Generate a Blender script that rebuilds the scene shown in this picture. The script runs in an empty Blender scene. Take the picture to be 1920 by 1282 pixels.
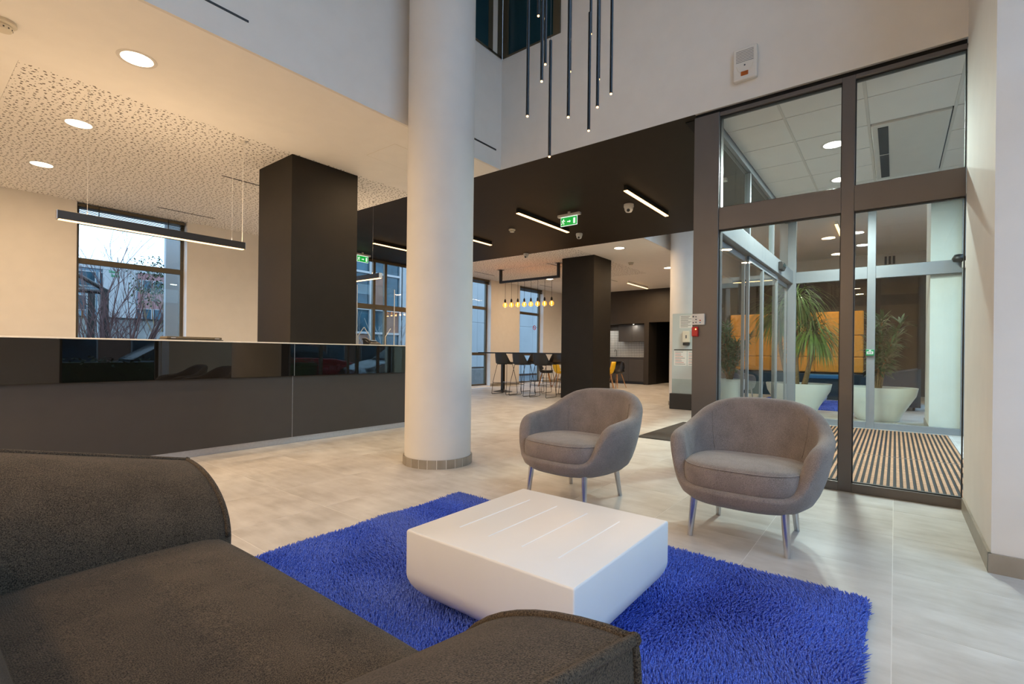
import bpy, bmesh, math, random
import numpy as np
from math import sin, cos, pi, radians, sqrt
from mathutils import Vector, Matrix

random.seed(7)
np.random.seed(7)
scene = bpy.context.scene
COL = scene.collection

# ----------------------------------------------------------------- camera
# level wide-angle lens (17 mm) with a slight roll and a small vertical shift
YAW, ROLL, EYE = 0.663875791, -0.0116740383, 1.05
fwd = Vector((cos(YAW), sin(YAW), 0)); rgt = Vector((sin(YAW), -cos(YAW), 0)); dwn = Vector((0, 0, -1))
r2 = rgt * cos(ROLL) + dwn * sin(ROLL)
d2 = -rgt * sin(ROLL) + dwn * cos(ROLL)
cam_data = bpy.data.cameras.new('camera')
cam = bpy.data.objects.new('camera', cam_data)
COL.objects.link(cam)
M4 = Matrix.Identity(4)
for i in range(3):
    M4[i][0] = r2[i]; M4[i][1] = -d2[i]; M4[i][2] = -fwd[i]
M4[0][3], M4[1][3], M4[2][3] = 0.0, 0.0, EYE
cam.matrix_world = M4
cam_data.sensor_width = 36.0
cam_data.lens = 917.785 / 1920 * 36
cam_data.shift_y = 19.876 / 1920
cam_data.clip_start = 0.03
cam_data.clip_end = 500
scene.camera = cam

# ----------------------------------------------------------------- view / world
vs = scene.view_settings
vs.view_transform = 'Standard'
vs.look = 'None'
vs.gamma = 1.0
vs.use_curve_mapping = False
vs.exposure = -0.09
scene.cycles.use_denoising = True
scene.cycles.max_bounces = 10
scene.cycles.diffuse_bounces = 8
scene.cycles.glossy_bounces = 4
scene.cycles.transparent_max_bounces = 24
scene.cycles.sample_clamp_indirect = 6.0
scene.cycles.caustics_reflective = False
scene.cycles.caustics_refractive = False

world = bpy.data.worlds.new('overcast_sky')
scene.world = world
world.use_nodes = True
nt = world.node_tree
nt.nodes.clear()
bg = nt.nodes.new('ShaderNodeBackground')
wo = nt.nodes.new('ShaderNodeOutputWorld')
tc = nt.nodes.new('ShaderNodeTexCoord')
nz = nt.nodes.new('ShaderNodeTexNoise')
nz.inputs['Scale'].default_value = 1.6
nz.inputs['Detail'].default_value = 3
rp = nt.nodes.new('ShaderNodeValToRGB')
rp.color_ramp.elements[0].position = 0.3
rp.color_ramp.elements[0].color = (0.41, 0.665, 1.0, 1)
rp.color_ramp.elements[1].position = 0.7
rp.color_ramp.elements[1].color = (0.48, 0.72, 1.0, 1)
nt.links.new(tc.outputs['Generated'], nz.inputs['Vector'])
nt.links.new(nz.outputs['Fac'], rp.inputs['Fac'])
nt.links.new(rp.outputs['Color'], bg.inputs['Color'])
bg.inputs['Strength'].default_value = 3.85
nt.links.new(bg.outputs['Background'], wo.inputs['Surface'])

WARM = (1.0, 0.695, 0.405)
NEUT = (1.0, 0.95, 0.86)
VEST = (0.86, 1.0, 0.93)


def area(name, loc, size, power, color=WARM, size_y=None, aim=(0, 0, -1), shape=None, portal=False, spread=None, parent=None):
    ld = bpy.data.lights.new(name, 'AREA')
    ld.energy = power
    ld.color = color
    if shape is None:
        shape = 'RECTANGLE' if size_y else 'DISK'
    ld.shape = shape
    ld.size = size
    if size_y:
        ld.size_y = size_y
    if spread:
        ld.spread = spread
    o = bpy.data.objects.new(name, ld)
    COL.objects.link(o)
    o.location = loc
    o.rotation_euler = Vector(aim).to_track_quat('-Z', 'Y').to_euler()
    if portal:
        ld.cycles.is_portal = True
    return o


# ----------------------------------------------------------------- materials
MATS = {}


def new_mat(name):
    m = bpy.data.materials.new(name)
    m.use_nodes = True
    n = m.node_tree.nodes
    b = n.get('Principled BSDF')
    if b is None:
        n.clear()
        out = n.new('ShaderNodeOutputMaterial')
        b = n.new('ShaderNodeBsdfPrincipled')
        m.node_tree.links.new(b.outputs[0], out.inputs[0])
    MATS[name] = m
    return m, n, m.node_tree.links, b


def plain(name, col, rough=0.6, metal=0.0, var=0.04, scale=6.0, bump=0.0, bscale=60.0, spec=0.5, coat=0.0):
    """Principled with a soft procedural colour variation and fine relief."""
    m, n, l, b = new_mat(name)
    b.inputs['Roughness'].default_value = rough
    b.inputs['Metallic'].default_value = metal
    b.inputs['Specular IOR Level'].default_value = spec
    if coat:
        b.inputs['Coat Weight'].default_value = coat
        b.inputs['Coat Roughness'].default_value = 0.05
    t = n.new('ShaderNodeTexCoord')
    z = n.new('ShaderNodeTexNoise')
    z.inputs['Scale'].default_value = scale
    z.inputs['Detail'].default_value = 4
    l.new(t.outputs['Object'], z.inputs['Vector'])
    r = n.new('ShaderNodeValToRGB')
    r.color_ramp.elements[0].position = 0.3
    r.color_ramp.elements[1].position = 0.7
    r.color_ramp.elements[0].color = tuple(max(0, c * (1 - var)) for c in col) + (1,)
    r.color_ramp.elements[1].color = tuple(min(1, c * (1 + var)) for c in col) + (1,)
    l.new(z.outputs['Fac'], r.inputs['Fac'])
    l.new(r.outputs['Color'], b.inputs['Base Color'])
    if bump:
        z2 = n.new('ShaderNodeTexNoise')
        z2.inputs['Scale'].default_value = bscale
        z2.inputs['Detail'].default_value = 3
        l.new(t.outputs['Object'], z2.inputs['Vector'])
        bp = n.new('ShaderNodeBump')
        bp.inputs['Strength'].default_value = bump
        bp.inputs['Distance'].default_value = 0.002
        l.new(z2.outputs['Fac'], bp.inputs['Height'])
        l.new(bp.outputs['Normal'], b.inputs['Normal'])
    return m


def emit(name, col, strength):
    m, n, l, b = new_mat(name)
    b.inputs['Base Color'].default_value = tuple(c * 0.35 for c in col) + (1,)
    b.inputs['Emission Color'].default_value = tuple(col) + (1,)
    b.inputs['Emission Strength'].default_value = strength
    return m


def glass(name, tint=(1, 1, 1), refl=1.0, rough=0.0):
    """Thin architectural pane: clear straight-through plus a Fresnel mirror."""
    m, n, l, b = new_mat(name)
    out = [x for x in n if x.type == 'OUTPUT_MATERIAL'][0]
    n.remove(b)
    tr = n.new('ShaderNodeBsdfTransparent')
    tr.inputs['Color'].default_value = tuple(tint) + (1,)
    gl = n.new('ShaderNodeBsdfGlossy')
    gl.inputs['Roughness'].default_value = rough
    # Schlick Fresnel from the facing angle (the same from both sides of the pane)
    lw = n.new('ShaderNodeLayerWeight')
    lw.inputs['Blend'].default_value = 0.5
    pw = n.new('ShaderNodeMath'); pw.operation = 'POWER'; pw.inputs[1].default_value = 5.0
    l.new(lw.outputs['Facing'], pw.inputs[0])
    fr = n.new('ShaderNodeMath'); fr.operation = 'MULTIPLY_ADD'
    fr.inputs[1].default_value = 0.94; fr.inputs[2].default_value = 0.04
    l.new(pw.outputs[0], fr.inputs[0])
    mul = n.new('ShaderNodeMath')
    mul.operation = 'MULTIPLY'
    mul.inputs[1].default_value = refl
    mul.use_clamp = True
    mx = n.new('ShaderNodeMixShader')
    l.new(fr.outputs[0], mul.inputs[0])
    l.new(mul.outputs[0], mx.inputs[0])
    l.new(tr.outputs[0], mx.inputs[1])
    l.new(gl.outputs[0], mx.inputs[2])
    l.new(mx.outputs[0], out.inputs[0])
    return m


def fabric(name, ca, cb, scale=420.0, bump=0.5, rough=0.95, sheen=0.25):
    m, n, l, b = new_mat(name)
    b.inputs['Roughness'].default_value = rough
    b.inputs['Specular IOR Level'].default_value = 0.15
    b.inputs['Sheen Weight'].default_value = sheen
    t = n.new('ShaderNodeTexCoord')
    z = n.new('ShaderNodeTexNoise')
    z.inputs['Scale'].default_value = scale
    z.inputs['Detail'].default_value = 2
    z.inputs['Roughness'].default_value = 0.7
    l.new(t.outputs['Object'], z.inputs['Vector'])
    z3 = n.new('ShaderNodeTexNoise')
    z3.inputs['Scale'].default_value = 9
    l.new(t.outputs['Object'], z3.inputs['Vector'])
    add = n.new('ShaderNodeMath'); add.operation = 'MULTIPLY_ADD'
    add.inputs[1].default_value = 0.16
    l.new(z3.outputs['Fac'], add.inputs[0])
    l.new(z.outputs['Fac'], add.inputs[2])
    r = n.new('ShaderNodeValToRGB')
    r.color_ramp.elements[0].position = 0.42
    r.color_ramp.elements[1].position = 0.72
    r.color_ramp.elements[0].color = tuple(ca) + (1,)
    r.color_ramp.elements[1].color = tuple(cb) + (1,)
    l.new(add.outputs[0], r.inputs['Fac'])
    l.new(r.outputs['Color'], b.inputs['Base Color'])
    v = n.new('ShaderNodeTexVoronoi'); v.inputs['Scale'].default_value = scale * 0.62; v.inputs['Randomness'].default_value = 0.45
    l.new(t.outputs['Object'], v.inputs['Vector'])
    m2 = n.new('ShaderNodeMath'); m2.operation = 'MULTIPLY_ADD'; m2.inputs[1].default_value = -1.4
    l.new(v.outputs['Distance'], m2.inputs[0]); l.new(z.outputs['Fac'], m2.inputs[2])
    bp = n.new('ShaderNodeBump')
    bp.inputs['Strength'].default_value = bump
    bp.inputs['Distance'].default_value = 0.0025
    l.new(m2.outputs[0], bp.inputs['Height'])
    l.new(bp.outputs['Normal'], b.inputs['Normal'])
    return m


plain('wall_paint', (0.74, 0.715, 0.68), 0.75, var=0.02, bump=0.12, bscale=140)
plain('dimmed_wall_paint', (0.65, 0.635, 0.615), 0.7, var=0.02, bump=0.1, bscale=120)  # wall paint dimmed in colour for columns that catch too much daylight
plain('ceiling_paint', (0.87, 0.845, 0.805), 0.8, var=0.015)
plain('black_paint', (0.016, 0.0128, 0.0092), 0.6, var=0.08, bump=0.1, bscale=90, spec=0.22)
plain('black_ceiling', (0.021, 0.0138, 0.0072), 0.6, var=0.08, spec=0.2)
plain('night_wall', (0.006, 0.0055, 0.006), 0.6, spec=0.15)
plain('dark_wall_panel', (0.036, 0.0285, 0.0215), 0.55, var=0.06, spec=0.3)
plain('counter_panel', (0.036, 0.031, 0.0275), 0.5, var=0.05, bump=0.15, bscale=300)
plain('counter_top', (0.78, 0.74, 0.66), 0.4, var=0.02)
plain('brushed_metal', (0.44, 0.44, 0.46), 0.35, 0.85, var=0.06, scale=40)
plain('chrome', (0.58, 0.58, 0.6), 0.24, 1.0, var=0.02)
plain('bronze_frame', (0.105, 0.086, 0.055), 0.42, 0.25, var=0.05)
plain('grey_frame', (0.13, 0.118, 0.113), 0.36, 0.3, var=0.03)
plain('steel_blue_frame', (0.25, 0.275, 0.3), 0.4, 0.35, var=0.03)
plain('gasket', (0.012, 0.012, 0.012), 0.5)
plain('white_plastic', (0.72, 0.69, 0.64), 0.45, var=0.02)
plain('cream_plastic', (0.66, 0.61, 0.5), 0.45, var=0.02)
plain('amber_plastic', (0.4, 0.1, 0.015), 0.3)
plain('red_plastic', (0.5, 0.012, 0.012), 0.35)
plain('green_plastic', (0.01, 0.25, 0.09), 0.4)
plain('black_plastic', (0.018, 0.018, 0.018), 0.42)
plain('black_metal', (0.02, 0.018, 0.016), 0.4, 0.3)
plain('blue_tube', (0.02, 0.022, 0.026), 0.22, 0.6)
plain('yellow_plastic', (0.85, 0.5, 0.01), 0.4, var=0.03)
plain('table_white', (0.77, 0.775, 0.78), 0.38, var=0.01)
plain('groove_light', (0.82, 0.9, 0.97), 0.3, var=0.01)
plain('oak', (0.48, 0.24, 0.09), 0.5, var=0.2, scale=18)
plain('slat_wood', (0.42, 0.22, 0.115), 0.6, var=0.28, scale=24, bump=0.3, bscale=120)
plain('rubber', (0.014, 0.014, 0.015), 0.75, var=0.2, scale=80)
plain('carpet_dark', (0.055, 0.042, 0.034), 0.95, var=0.3, scale=160, bump=0.6, bscale=400)
plain('cabinet_dark', (0.05, 0.043, 0.037), 0.5, var=0.05)
plain('planter', (0.74, 0.76, 0.72), 0.35, var=0.02)
plain('soil', (0.05, 0.03, 0.018), 0.95, var=0.4, scale=60)
plain('bark', (0.23, 0.15, 0.07), 0.9, var=0.3, scale=40, bump=0.6, bscale=60)
plain('leaf_dark', (0.035, 0.11, 0.04), 0.45, var=0.5, scale=9)
plain('leaf_palm', (0.085, 0.17, 0.02), 0.5, var=0.4, scale=9)
plain('paper', (0.72, 0.72, 0.7), 0.6, var=0.02)
plain('ink', (0.12, 0.12, 0.13), 0.6)
plain('ink_red', (0.5, 0.12, 0.1), 0.6)
plain('mustard', (0.62, 0.27, 0.02), 0.85, var=0.1, scale=20, bump=0.4, bscale=200)
plain('navy_fabric', (0.012, 0.035, 0.06), 0.9, var=0.2, scale=60)
plain('blue_fabric', (0.03, 0.16, 0.36), 0.9, var=0.15, scale=60)
plain('facade_panel', (0.29, 0.29, 0.285), 0.5, var=0.05, scale=1.2)
plain('facade_white', (0.36, 0.35, 0.34), 0.5, var=0.03)
plain('facade_brick', (0.24, 0.13, 0.09), 0.85, var=0.15, scale=3)
plain('facade_pink', (0.26, 0.13, 0.125), 0.8, var=0.06, scale=2)
plain('facade_blue', (0.12, 0.19, 0.24), 0.4, var=0.12, scale=1.5)
plain('asphalt', (0.09, 0.093, 0.097), 0.9, var=0.15, scale=8)
plain('concrete', (0.24, 0.24, 0.23), 0.85, var=0.1, scale=6)
plain('twig', (0.13, 0.07, 0.065), 0.9, var=0.2, scale=12)
plain('hedge_leaf', (0.03, 0.07, 0.02), 0.7, var=0.5, scale=14)
plain('car_red', (0.35, 0.006, 0.008), 0.25, 0.2, coat=0.6)
plain('car_silver', (0.5, 0.56, 0.62), 0.28, 0.6, coat=0.6)
plain('car_grey', (0.09, 0.11, 0.13), 0.28, 0.4, coat=0.6)
plain('tyre', (0.012, 0.012, 0.012), 0.8)
plain('tail_red', (0.7, 0.01, 0.01), 0.2)
plain('dark_void', (0.006, 0.005, 0.004), 0.9)
glass('pane', (0.975, 0.99, 0.987), 0.45)
glass('pane_green', (0.955, 0.985, 0.972), 0.5)
glass('acrylic', (0.97, 0.98, 0.98), 0.9)
glass('bulb_glass', (1.0, 0.68, 0.26), 1.2)
_n, _l = MATS['bulb_glass'].node_tree.nodes, MATS['bulb_glass'].node_tree.links
_out = [x for x in _n if x.type == 'OUTPUT_MATERIAL'][0]
_e = _n.new('ShaderNodeEmission'); _e.inputs['Color'].default_value = (1.0, 0.42, 0.07, 1); _e.inputs['Strength'].default_value = 0.75
_a = _n.new('ShaderNodeAddShader')
_l.new(_out.inputs[0].links[0].from_socket, _a.inputs[0]); _l.new(_e.outputs[0], _a.inputs[1]); _l.new(_a.outputs[0], _out.inputs[0])
emit('led_warm', (1.0, 0.58, 0.26), 4.2)
emit('led_neutral', (1.0, 0.96, 0.88), 7)
emit('downlight_warm', (1.0, 0.83, 0.6), 9)
emit('filament', (1.0, 0.55, 0.16), 30)
emit('exit_green', (0.003, 0.42, 0.05), 0.9)
emit('exit_white', (0.85, 1.0, 0.9), 1.0)
emit('led_red', (1, 0.05, 0.02), 1.5)
emit('led_amber', (1, 0.7, 0.2), 3)
plain('sign_green', (0.004, 0.3, 0.1), 0.4)
fabric('sofa_fabric', (0.011, 0.0088, 0.0068), (0.112, 0.086, 0.062), 380, 0.45, sheen=0.05)
fabric('chair_fabric', (0.085, 0.072, 0.067), (0.31, 0.265, 0.245), 480, 0.3)


def black_glass():
    m, n, l, b = new_mat('black_glass')
    b.inputs['Base Color'].default_value = (0.004, 0.004, 0.004, 1)
    b.inputs['Roughness'].default_value = 0.01
    b.inputs['Specular IOR Level'].default_value = 0.85
    b.inputs['IOR'].default_value = 1.5
    return m


black_glass()


def dark_blue_glass():
    m, n, l, b = new_mat('dark_window_glass')
    b.inputs['Base Color'].default_value = (0.016, 0.05, 0.065, 1)
    b.inputs['Roughness'].default_value = 0.05
    b.inputs['Specular IOR Level'].default_value = 0.35
    return m


dark_blue_glass()


def facade_glass():
    m, n, l, b = new_mat('facade_glass')
    t = n.new('ShaderNodeTexCoord')
    z = n.new('ShaderNodeTexNoise'); z.inputs['Scale'].default_value = 1.1; z.inputs['Detail'].default_value = 5
    l.new(t.outputs['Object'], z.inputs['Vector'])
    r = n.new('ShaderNodeValToRGB')
    r.color_ramp.elements[0].position = 0.35; r.color_ramp.elements[0].color = (0.012, 0.03, 0.042, 1)
    r.color_ramp.elements[1].position = 0.68; r.color_ramp.elements[1].color = (0.035, 0.1, 0.135, 1)
    l.new(z.outputs['Fac'], r.inputs['Fac'])
    l.new(r.outputs['Color'], b.inputs['Base Color'])
    b.inputs['Roughness'].default_value = 0.1
    b.inputs['Specular IOR Level'].default_value = 0.4


facade_glass()


def perforated():
    """Acoustic plasterboard: scattered round holes of two sizes."""
    m, n, l, b = new_mat('perforated_board')
    b.inputs['Roughness'].default_value = 0.8
    t = n.new('ShaderNodeTexCoord')
    masks = []
    for sc, rad, rnd in ((17.0, 0.17, 0.7), (22.0, 0.105, 0.8)):
        v = n.new('ShaderNodeTexVoronoi'); v.voronoi_dimensions = '2D'; v.feature = 'F1'
        v.inputs['Scale'].default_value = sc
        v.inputs['Randomness'].default_value = rnd
        l.new(t.outputs['Object'], v.inputs['Vector'])
        c = n.new('ShaderNodeMath'); c.operation = 'LESS_THAN'; c.inputs[1].default_value = rad
        l.new(v.outputs['Distance'], c.inputs[0])
        masks.append(c)
    mx = n.new('ShaderNodeMath'); mx.operation = 'MAXIMUM'
    l.new(masks[0].outputs[0], mx.inputs[0]); l.new(masks[1].outputs[0], mx.inputs[1])
    mc = n.new('ShaderNodeMix'); mc.data_type = 'RGBA'
    mc.inputs[6].default_value = (0.87, 0.845, 0.805, 1)
    mc.inputs[7].default_value = (0.1, 0.08, 0.06, 1)
    l.new(mx.outputs[0], mc.inputs[0])
    l.new(mc.outputs[2], b.inputs['Base Color'])


perforated()


def tile_mat(name, ca, cb, cc):
    m, n, l, b = new_mat(name)
    b.inputs['Roughness'].default_value = 0.42
    t = n.new('ShaderNodeTexCoord')
    oi = n.new('ShaderNodeObjectInfo')
    off = n.new('ShaderNodeVectorMath'); off.operation = 'MULTIPLY_ADD'
    cmb = n.new('ShaderNodeCombineXYZ')
    for k in range(3):
        l.new(oi.outputs['Random'], cmb.inputs[k])
    off.inputs[1].default_value = (37.0, 53.0, 0.0)
    l.new(cmb.outputs[0], off.inputs[0]); l.new(t.outputs['Object'], off.inputs[2])
    mp = n.new('ShaderNodeMapping')
    mp.inputs['Scale'].default_value = (7.0, 1.6, 1.0)
    l.new(off.outputs[0], mp.inputs['Vector'])
    z = n.new('ShaderNodeTexNoise'); z.inputs['Scale'].default_value = 2.0; z.inputs['Detail'].default_value = 7; z.inputs['Roughness'].default_value = 0.62
    l.new(mp.outputs[0], z.inputs['Vector'])
    z2 = n.new('ShaderNodeTexNoise'); z2.inputs['Scale'].default_value = 3.2; z2.inputs['Detail'].default_value = 5
    l.new(off.outputs[0], z2.inputs['Vector'])
    mix = n.new('ShaderNodeMath'); mix.operation = 'MULTIPLY_ADD'; mix.inputs[1].default_value = 0.55
    l.new(z2.outputs['Fac'], mix.inputs[0])
    h = n.new('ShaderNodeMath'); h.operation = 'MULTIPLY'; h.inputs[1].default_value = 0.45
    l.new(z.outputs['Fac'], h.inputs[0]); l.new(h.outputs[0], mix.inputs[2])
    r = n.new('ShaderNodeValToRGB')
    r.color_ramp.elements[0].position = 0.34; r.color_ramp.elements[0].color = tuple(ca) + (1,)
    e = r.color_ramp.elements.new(0.5); e.color = tuple(cb) + (1,)
    r.color_ramp.elements[-1].position = 0.66; r.color_ramp.elements[-1].color = tuple(cc) + (1,)
    l.new(mix.outputs[0], r.inputs['Fac'])
    l.new(r.outputs['Color'], b.inputs['Base Color'])
    rr = n.new('ShaderNodeMapRange'); rr.inputs[3].default_value = 0.3; rr.inputs[4].default_value = 0.5
    l.new(z.outputs['Fac'], rr.inputs[0]); l.new(rr.outputs[0], b.inputs['Roughness'])


tile_mat('floor_tile', (0.4, 0.37, 0.335), (0.52, 0.495, 0.465), (0.63, 0.61, 0.58))
tile_mat('skirting_tile', (0.22, 0.19, 0.15), (0.3, 0.265, 0.215), (0.37, 0.33, 0.28))
plain('grout', (0.78, 0.76, 0.72), 0.9, var=0.05)


def rug_mat():
    m, n, l, b = new_mat('rug_pile')
    b.inputs['Roughness'].default_value = 0.9
    b.inputs['Specular IOR Level'].default_value = 0.1
    b.inputs['Sheen Weight'].default_value = 0.0
    t = n.new('ShaderNodeTexCoord')
    z = n.new('ShaderNodeTexNoise'); z.inputs['Scale'].default_value = 260; z.inputs['Detail'].default_value = 1
    l.new(t.outputs['Object'], z.inputs['Vector'])
    r = n.new('ShaderNodeValToRGB')
    r.color_ramp.elements[0].position = 0.35; r.color_ramp.elements[0].color = (0.048, 0.08, 0.38, 1)
    r.color_ramp.elements[1].position = 0.68; r.color_ramp.elements[1].color = (0.15, 0.25, 0.88, 1)
    l.new(z.outputs['Fac'], r.inputs['Fac'])
    l.new(r.outputs['Color'], b.inputs['Base Color'])


rug_mat()


def mosaic():
    m, n, l, b = new_mat('mosaic_tile')
    b.inputs['Roughness'].default_value = 0.25
    t = n.new('ShaderNodeTexCoord')
    sp = n.new('ShaderNodeSeparateXYZ'); cb = n.new('ShaderNodeCombineXYZ')
    l.new(t.outputs['Object'], sp.inputs[0])
    l.new(sp.outputs['Y'], cb.inputs['X']); l.new(sp.outputs['Z'], cb.inputs['Y'])
    k = n.new('ShaderNodeTexBrick')
    k.offset = 0.0; k.squash = 1.0
    k.inputs['Color1'].default_value = (0.7, 0.7, 0.66, 1); k.inputs['Color2'].default_value = (0.66, 0.66, 0.62, 1)
    k.inputs['Mortar'].default_value = (0.12, 0.12, 0.11, 1)
    k.inputs['Scale'].default_value = 1.0
    k.inputs['Mortar Size'].default_value = 0.007
    k.inputs['Brick Width'].default_value = 0.062
    k.inputs['Row Height'].default_value = 0.062
    l.new(cb.outputs[0], k.inputs['Vector'])
    l.new(k.outputs['Color'], b.inputs['Base Color'])


mosaic()


# ----------------------------------------------------------------- mesh helpers
class MB:
    """collects shapes; build() links them as ONE mesh object"""

    def __init__(self):
        self.v = []
        self.f = []

    def add(self, vs_, fs_):
        o = len(self.v)
        self.v.extend([tuple(p) for p in vs_])
        self.f.extend([tuple(i + o for i in q) for q in fs_])
        return self

    def box(self, x0, x1, y0, y1, z0, z1):
        return self.add([(x0, y0, z0), (x1, y0, z0), (x1, y1, z0), (x0, y1, z0), (x0, y0, z1), (x1, y0, z1), (x1, y1, z1), (x0, y1, z1)],
                        [(0, 3, 2, 1), (4, 5, 6, 7), (0, 1, 5, 4), (1, 2, 6, 5), (2, 3, 7, 6), (3, 0, 4, 7)])

    def poly(self, pts, d):
        """closed outline swept by the vector d"""
        n = len(pts)
        d = Vector(d)
        a = [Vector(p) for p in pts]
        self.add([p for p in a] + [p + d for p in a],
                 [tuple(reversed(range(n))), tuple(range(n, 2 * n))] + [(i, (i + 1) % n, n + (i + 1) % n, n + i) for i in range(n)])
        return self

    def lathe(self, prof, n=32, c=(0, 0, 0), caps=True):
        vs_, fs_ = [], []
        for (r, z) in prof:
            for k in range(n):
                a = 2 * pi * k / n
                vs_.append((c[0] + r * cos(a), c[1] + r * sin(a), c[2] + z))
        for i in range(len(prof) - 1):
            for k in range(n):
                k2 = (k + 1) % n
                fs_.append((i * n + k, i * n + k2, (i + 1) * n + k2, (i + 1) * n + k))
        if caps:
            fs_.append(tuple(reversed(range(n))))
            fs_.append(tuple(range((len(prof) - 1) * n, len(prof) * n)))
        return self.add(vs_, fs_)

    def cyl(self, a, b, r, n=12, r_end=None):
        return self.tube([a, b], r, n, r_end=r_end)

    def tube(self, pts, r, n=8, closed=False, r_end=None, caps=True):
        P = [Vector(p) for p in pts]
        m = len(P)
        rings = []
        prev = None
        for i in range(m):
            if closed:
                t = (P[(i + 1) % m] - P[i - 1])
            else:
                t = (P[min(i + 1, m - 1)] - P[max(i - 1, 0)])
            t.normalize()
            if prev is None:
                u = t.orthogonal().normalized()
            else:
                u = (prev - t * prev.dot(t)).normalized()
            prev = u
            w = t.cross(u)
            rr = r if r_end is None else r + (r_end - r) * i / (m - 1)
            if isinstance(r, (list, tuple)):
                rr = r[i]
            rings.append([P[i] + (u * cos(2 * pi * k / n) + w * sin(2 * pi * k / n)) * rr for k in range(n)])
        vs_ = [p for ring in rings for p in ring]
        fs_ = []
        for i in range(m if closed else m - 1):
            j = (i + 1) % m
            for k in range(n):
                k2 = (k + 1) % n
                fs_.append((i * n + k, i * n + k2, j * n + k2, j * n + k))
        if caps and not closed:
            fs_.append(tuple(reversed(range(n))))
            fs_.append(tuple(range((m - 1) * n, m * n)))
        return self.add(vs_, fs_)

    def loft(self, rings, closed=True, cap=True):
        n = len(rings[0])
        vs_ = [p for r in rings for p in r]
        fs_ = []
        for i in range(len(rings) - 1):
            for k in range(n if closed else n - 1):
                k2 = (k + 1) % n
                fs_.append((i * n + k, i * n + k2, (i + 1) * n + k2, (i + 1) * n + k))
        if cap:
            fs_.append(tuple(reversed(range(n))))
            fs_.append(tuple(range((len(rings) - 1) * n, len(rings) * n)))
        return self.add(vs_, fs_)

    def build(self, name, mat, parent=None, smooth=None, bevel=0.0, seg=2, subsurf=0, kind=None, origin=None, fixn=True):
        me = bpy.data.meshes.new(name)
        if parent is not None:
            off = world_base(parent)
        else:
            if origin is None:
                xs = [p[0] for p in self.v]; ys = [p[1] for p in self.v]; zs = [p[2] for p in self.v]
                origin = ((min(xs) + max(xs)) / 2, (min(ys) + max(ys)) / 2, min(zs))
            off = Vector(origin)
        me.from_pydata([(p[0] - off[0], p[1] - off[1], p[2] - off[2]) for p in self.v], [], self.f)
        if fixn:
            bm = bmesh.new(); bm.from_mesh(me)
            bmesh.ops.recalc_face_normals(bm, faces=bm.faces)
            bm.to_mesh(me); bm.free()
        if smooth is not None:
            me.polygons.foreach_set('use_smooth', [True] * len(me.polygons))
            if smooth < 179:
                me.set_sharp_from_angle(angle=radians(smooth))
        me.materials.append(MATS[mat])
        me.update()
        o = bpy.data.objects.new(name, me)
        COL.objects.link(o)
        if parent is None:
            o.location = off
        else:
            o.parent = parent
        if bevel:
            md = o.modifiers.new('bevel', 'BEVEL')
            md.width = bevel; md.segments = seg; md.limit_method = 'ANGLE'; md.angle_limit = radians(40)
        if subsurf:
            md = o.modifiers.new('subsurf', 'SUBSURF')
            md.levels = subsurf; md.render_levels = subsurf
        if kind:
            o['kind'] = kind
        return o


def world_base(o):
    p = Vector((0, 0, 0))
    while o is not None:
        p += Vector(o.location)
        o = o.parent
    return p


def thing(name, label, cat, loc=(0, 0, 0), rz=0.0, group=None, kind=None):
    o = bpy.data.objects.new(name, None)
    COL.objects.link(o)
    o.empty_display_size = 0.1
    o.location = loc
    o.rotation_euler = (0, 0, rz)
    return tag(o, label, cat, group, kind)


def tag(o, label=None, cat=None, group=None, kind=None):
    if label:
        o['label'] = label
    if cat:
        o['category'] = cat
    if group:
        o['group'] = group
    if kind:
        o['kind'] = kind
    return o


def box(x0, x1, y0, y1, z0, z1):
    return MB().box(x0, x1, y0, y1, z0, z1)


def copy_tree(o, parent=None):
    c = o.copy()
    COL.objects.link(c)
    c.parent = parent
    for ch in list(o.children):
        copy_tree(ch, c)
    return c


def struct(name, mb, mat, label=None, parent=None, **kw):
    o = mb.build(name, mat, parent, **kw)
    if parent is None:
        o['kind'] = 'structure'
        if label:
            o['label'] = label
            o['category'] = name.split('_')[0]
    return o


def px_dist(x, y):
    return sqrt(x * x + y * y)


ZC = 3.275          # ceiling height of the low zones
XG = 4.6            # plane of the vestibule glazing and of the atrium side wall
YB = 3.806          # plane of the atrium bulkhead
X2 = 8.9            # far side of the passage / vestibule
YW = 9.8            # inner face of the back wall
YF = -0.8           # inner face of the street facade
XE = 16.05          # black kitchen wall
XL = -4.6           # wall left of the frame
ZA = 6.3            # atrium ceiling

# daylight portals in the window openings (they only steer the sky's sampling)
FRONT_WIN = [(-0.4, 1.05, 0.06, 3.2), (1.85, 3.33, 0.06, 3.2), (9.9, 11.6, 0.06, 3.2), (12.6, 14.2, 0.06, 3.2),  # first opening is unseen, added for daylight on the table side
             (-0.45, 1.2, 3.42, 6.2), (1.3, 3.9, 3.42, 6.2)]
BACK_WIN = [(1.77, 3.24, 0.03, 3.27), (4.95, 8.6, 0.03, 3.27), (9.9, 11.45, 0.03, 3.27), (12.92, 14.3, 0.03, 3.27)]
for (a, b_, c, d) in FRONT_WIN:
    area('sky_portal', ((a + b_) / 2, YF - 0.2, (c + d) / 2), b_ - a, 1, size_y=d - c, aim=(0, 1, 0), portal=True)
for (a, b_, c, d) in BACK_WIN:
    area('sky_portal', ((a + b_) / 2, YW + 0.3, (c + d) / 2), b_ - a, 1, size_y=d - c, aim=(0, -1, 0), portal=True)
area('sky_portal', (6.75, -0.95, 1.65), 4.0, 1, size_y=3.1, aim=(0, 1, 0), portal=True)

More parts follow.
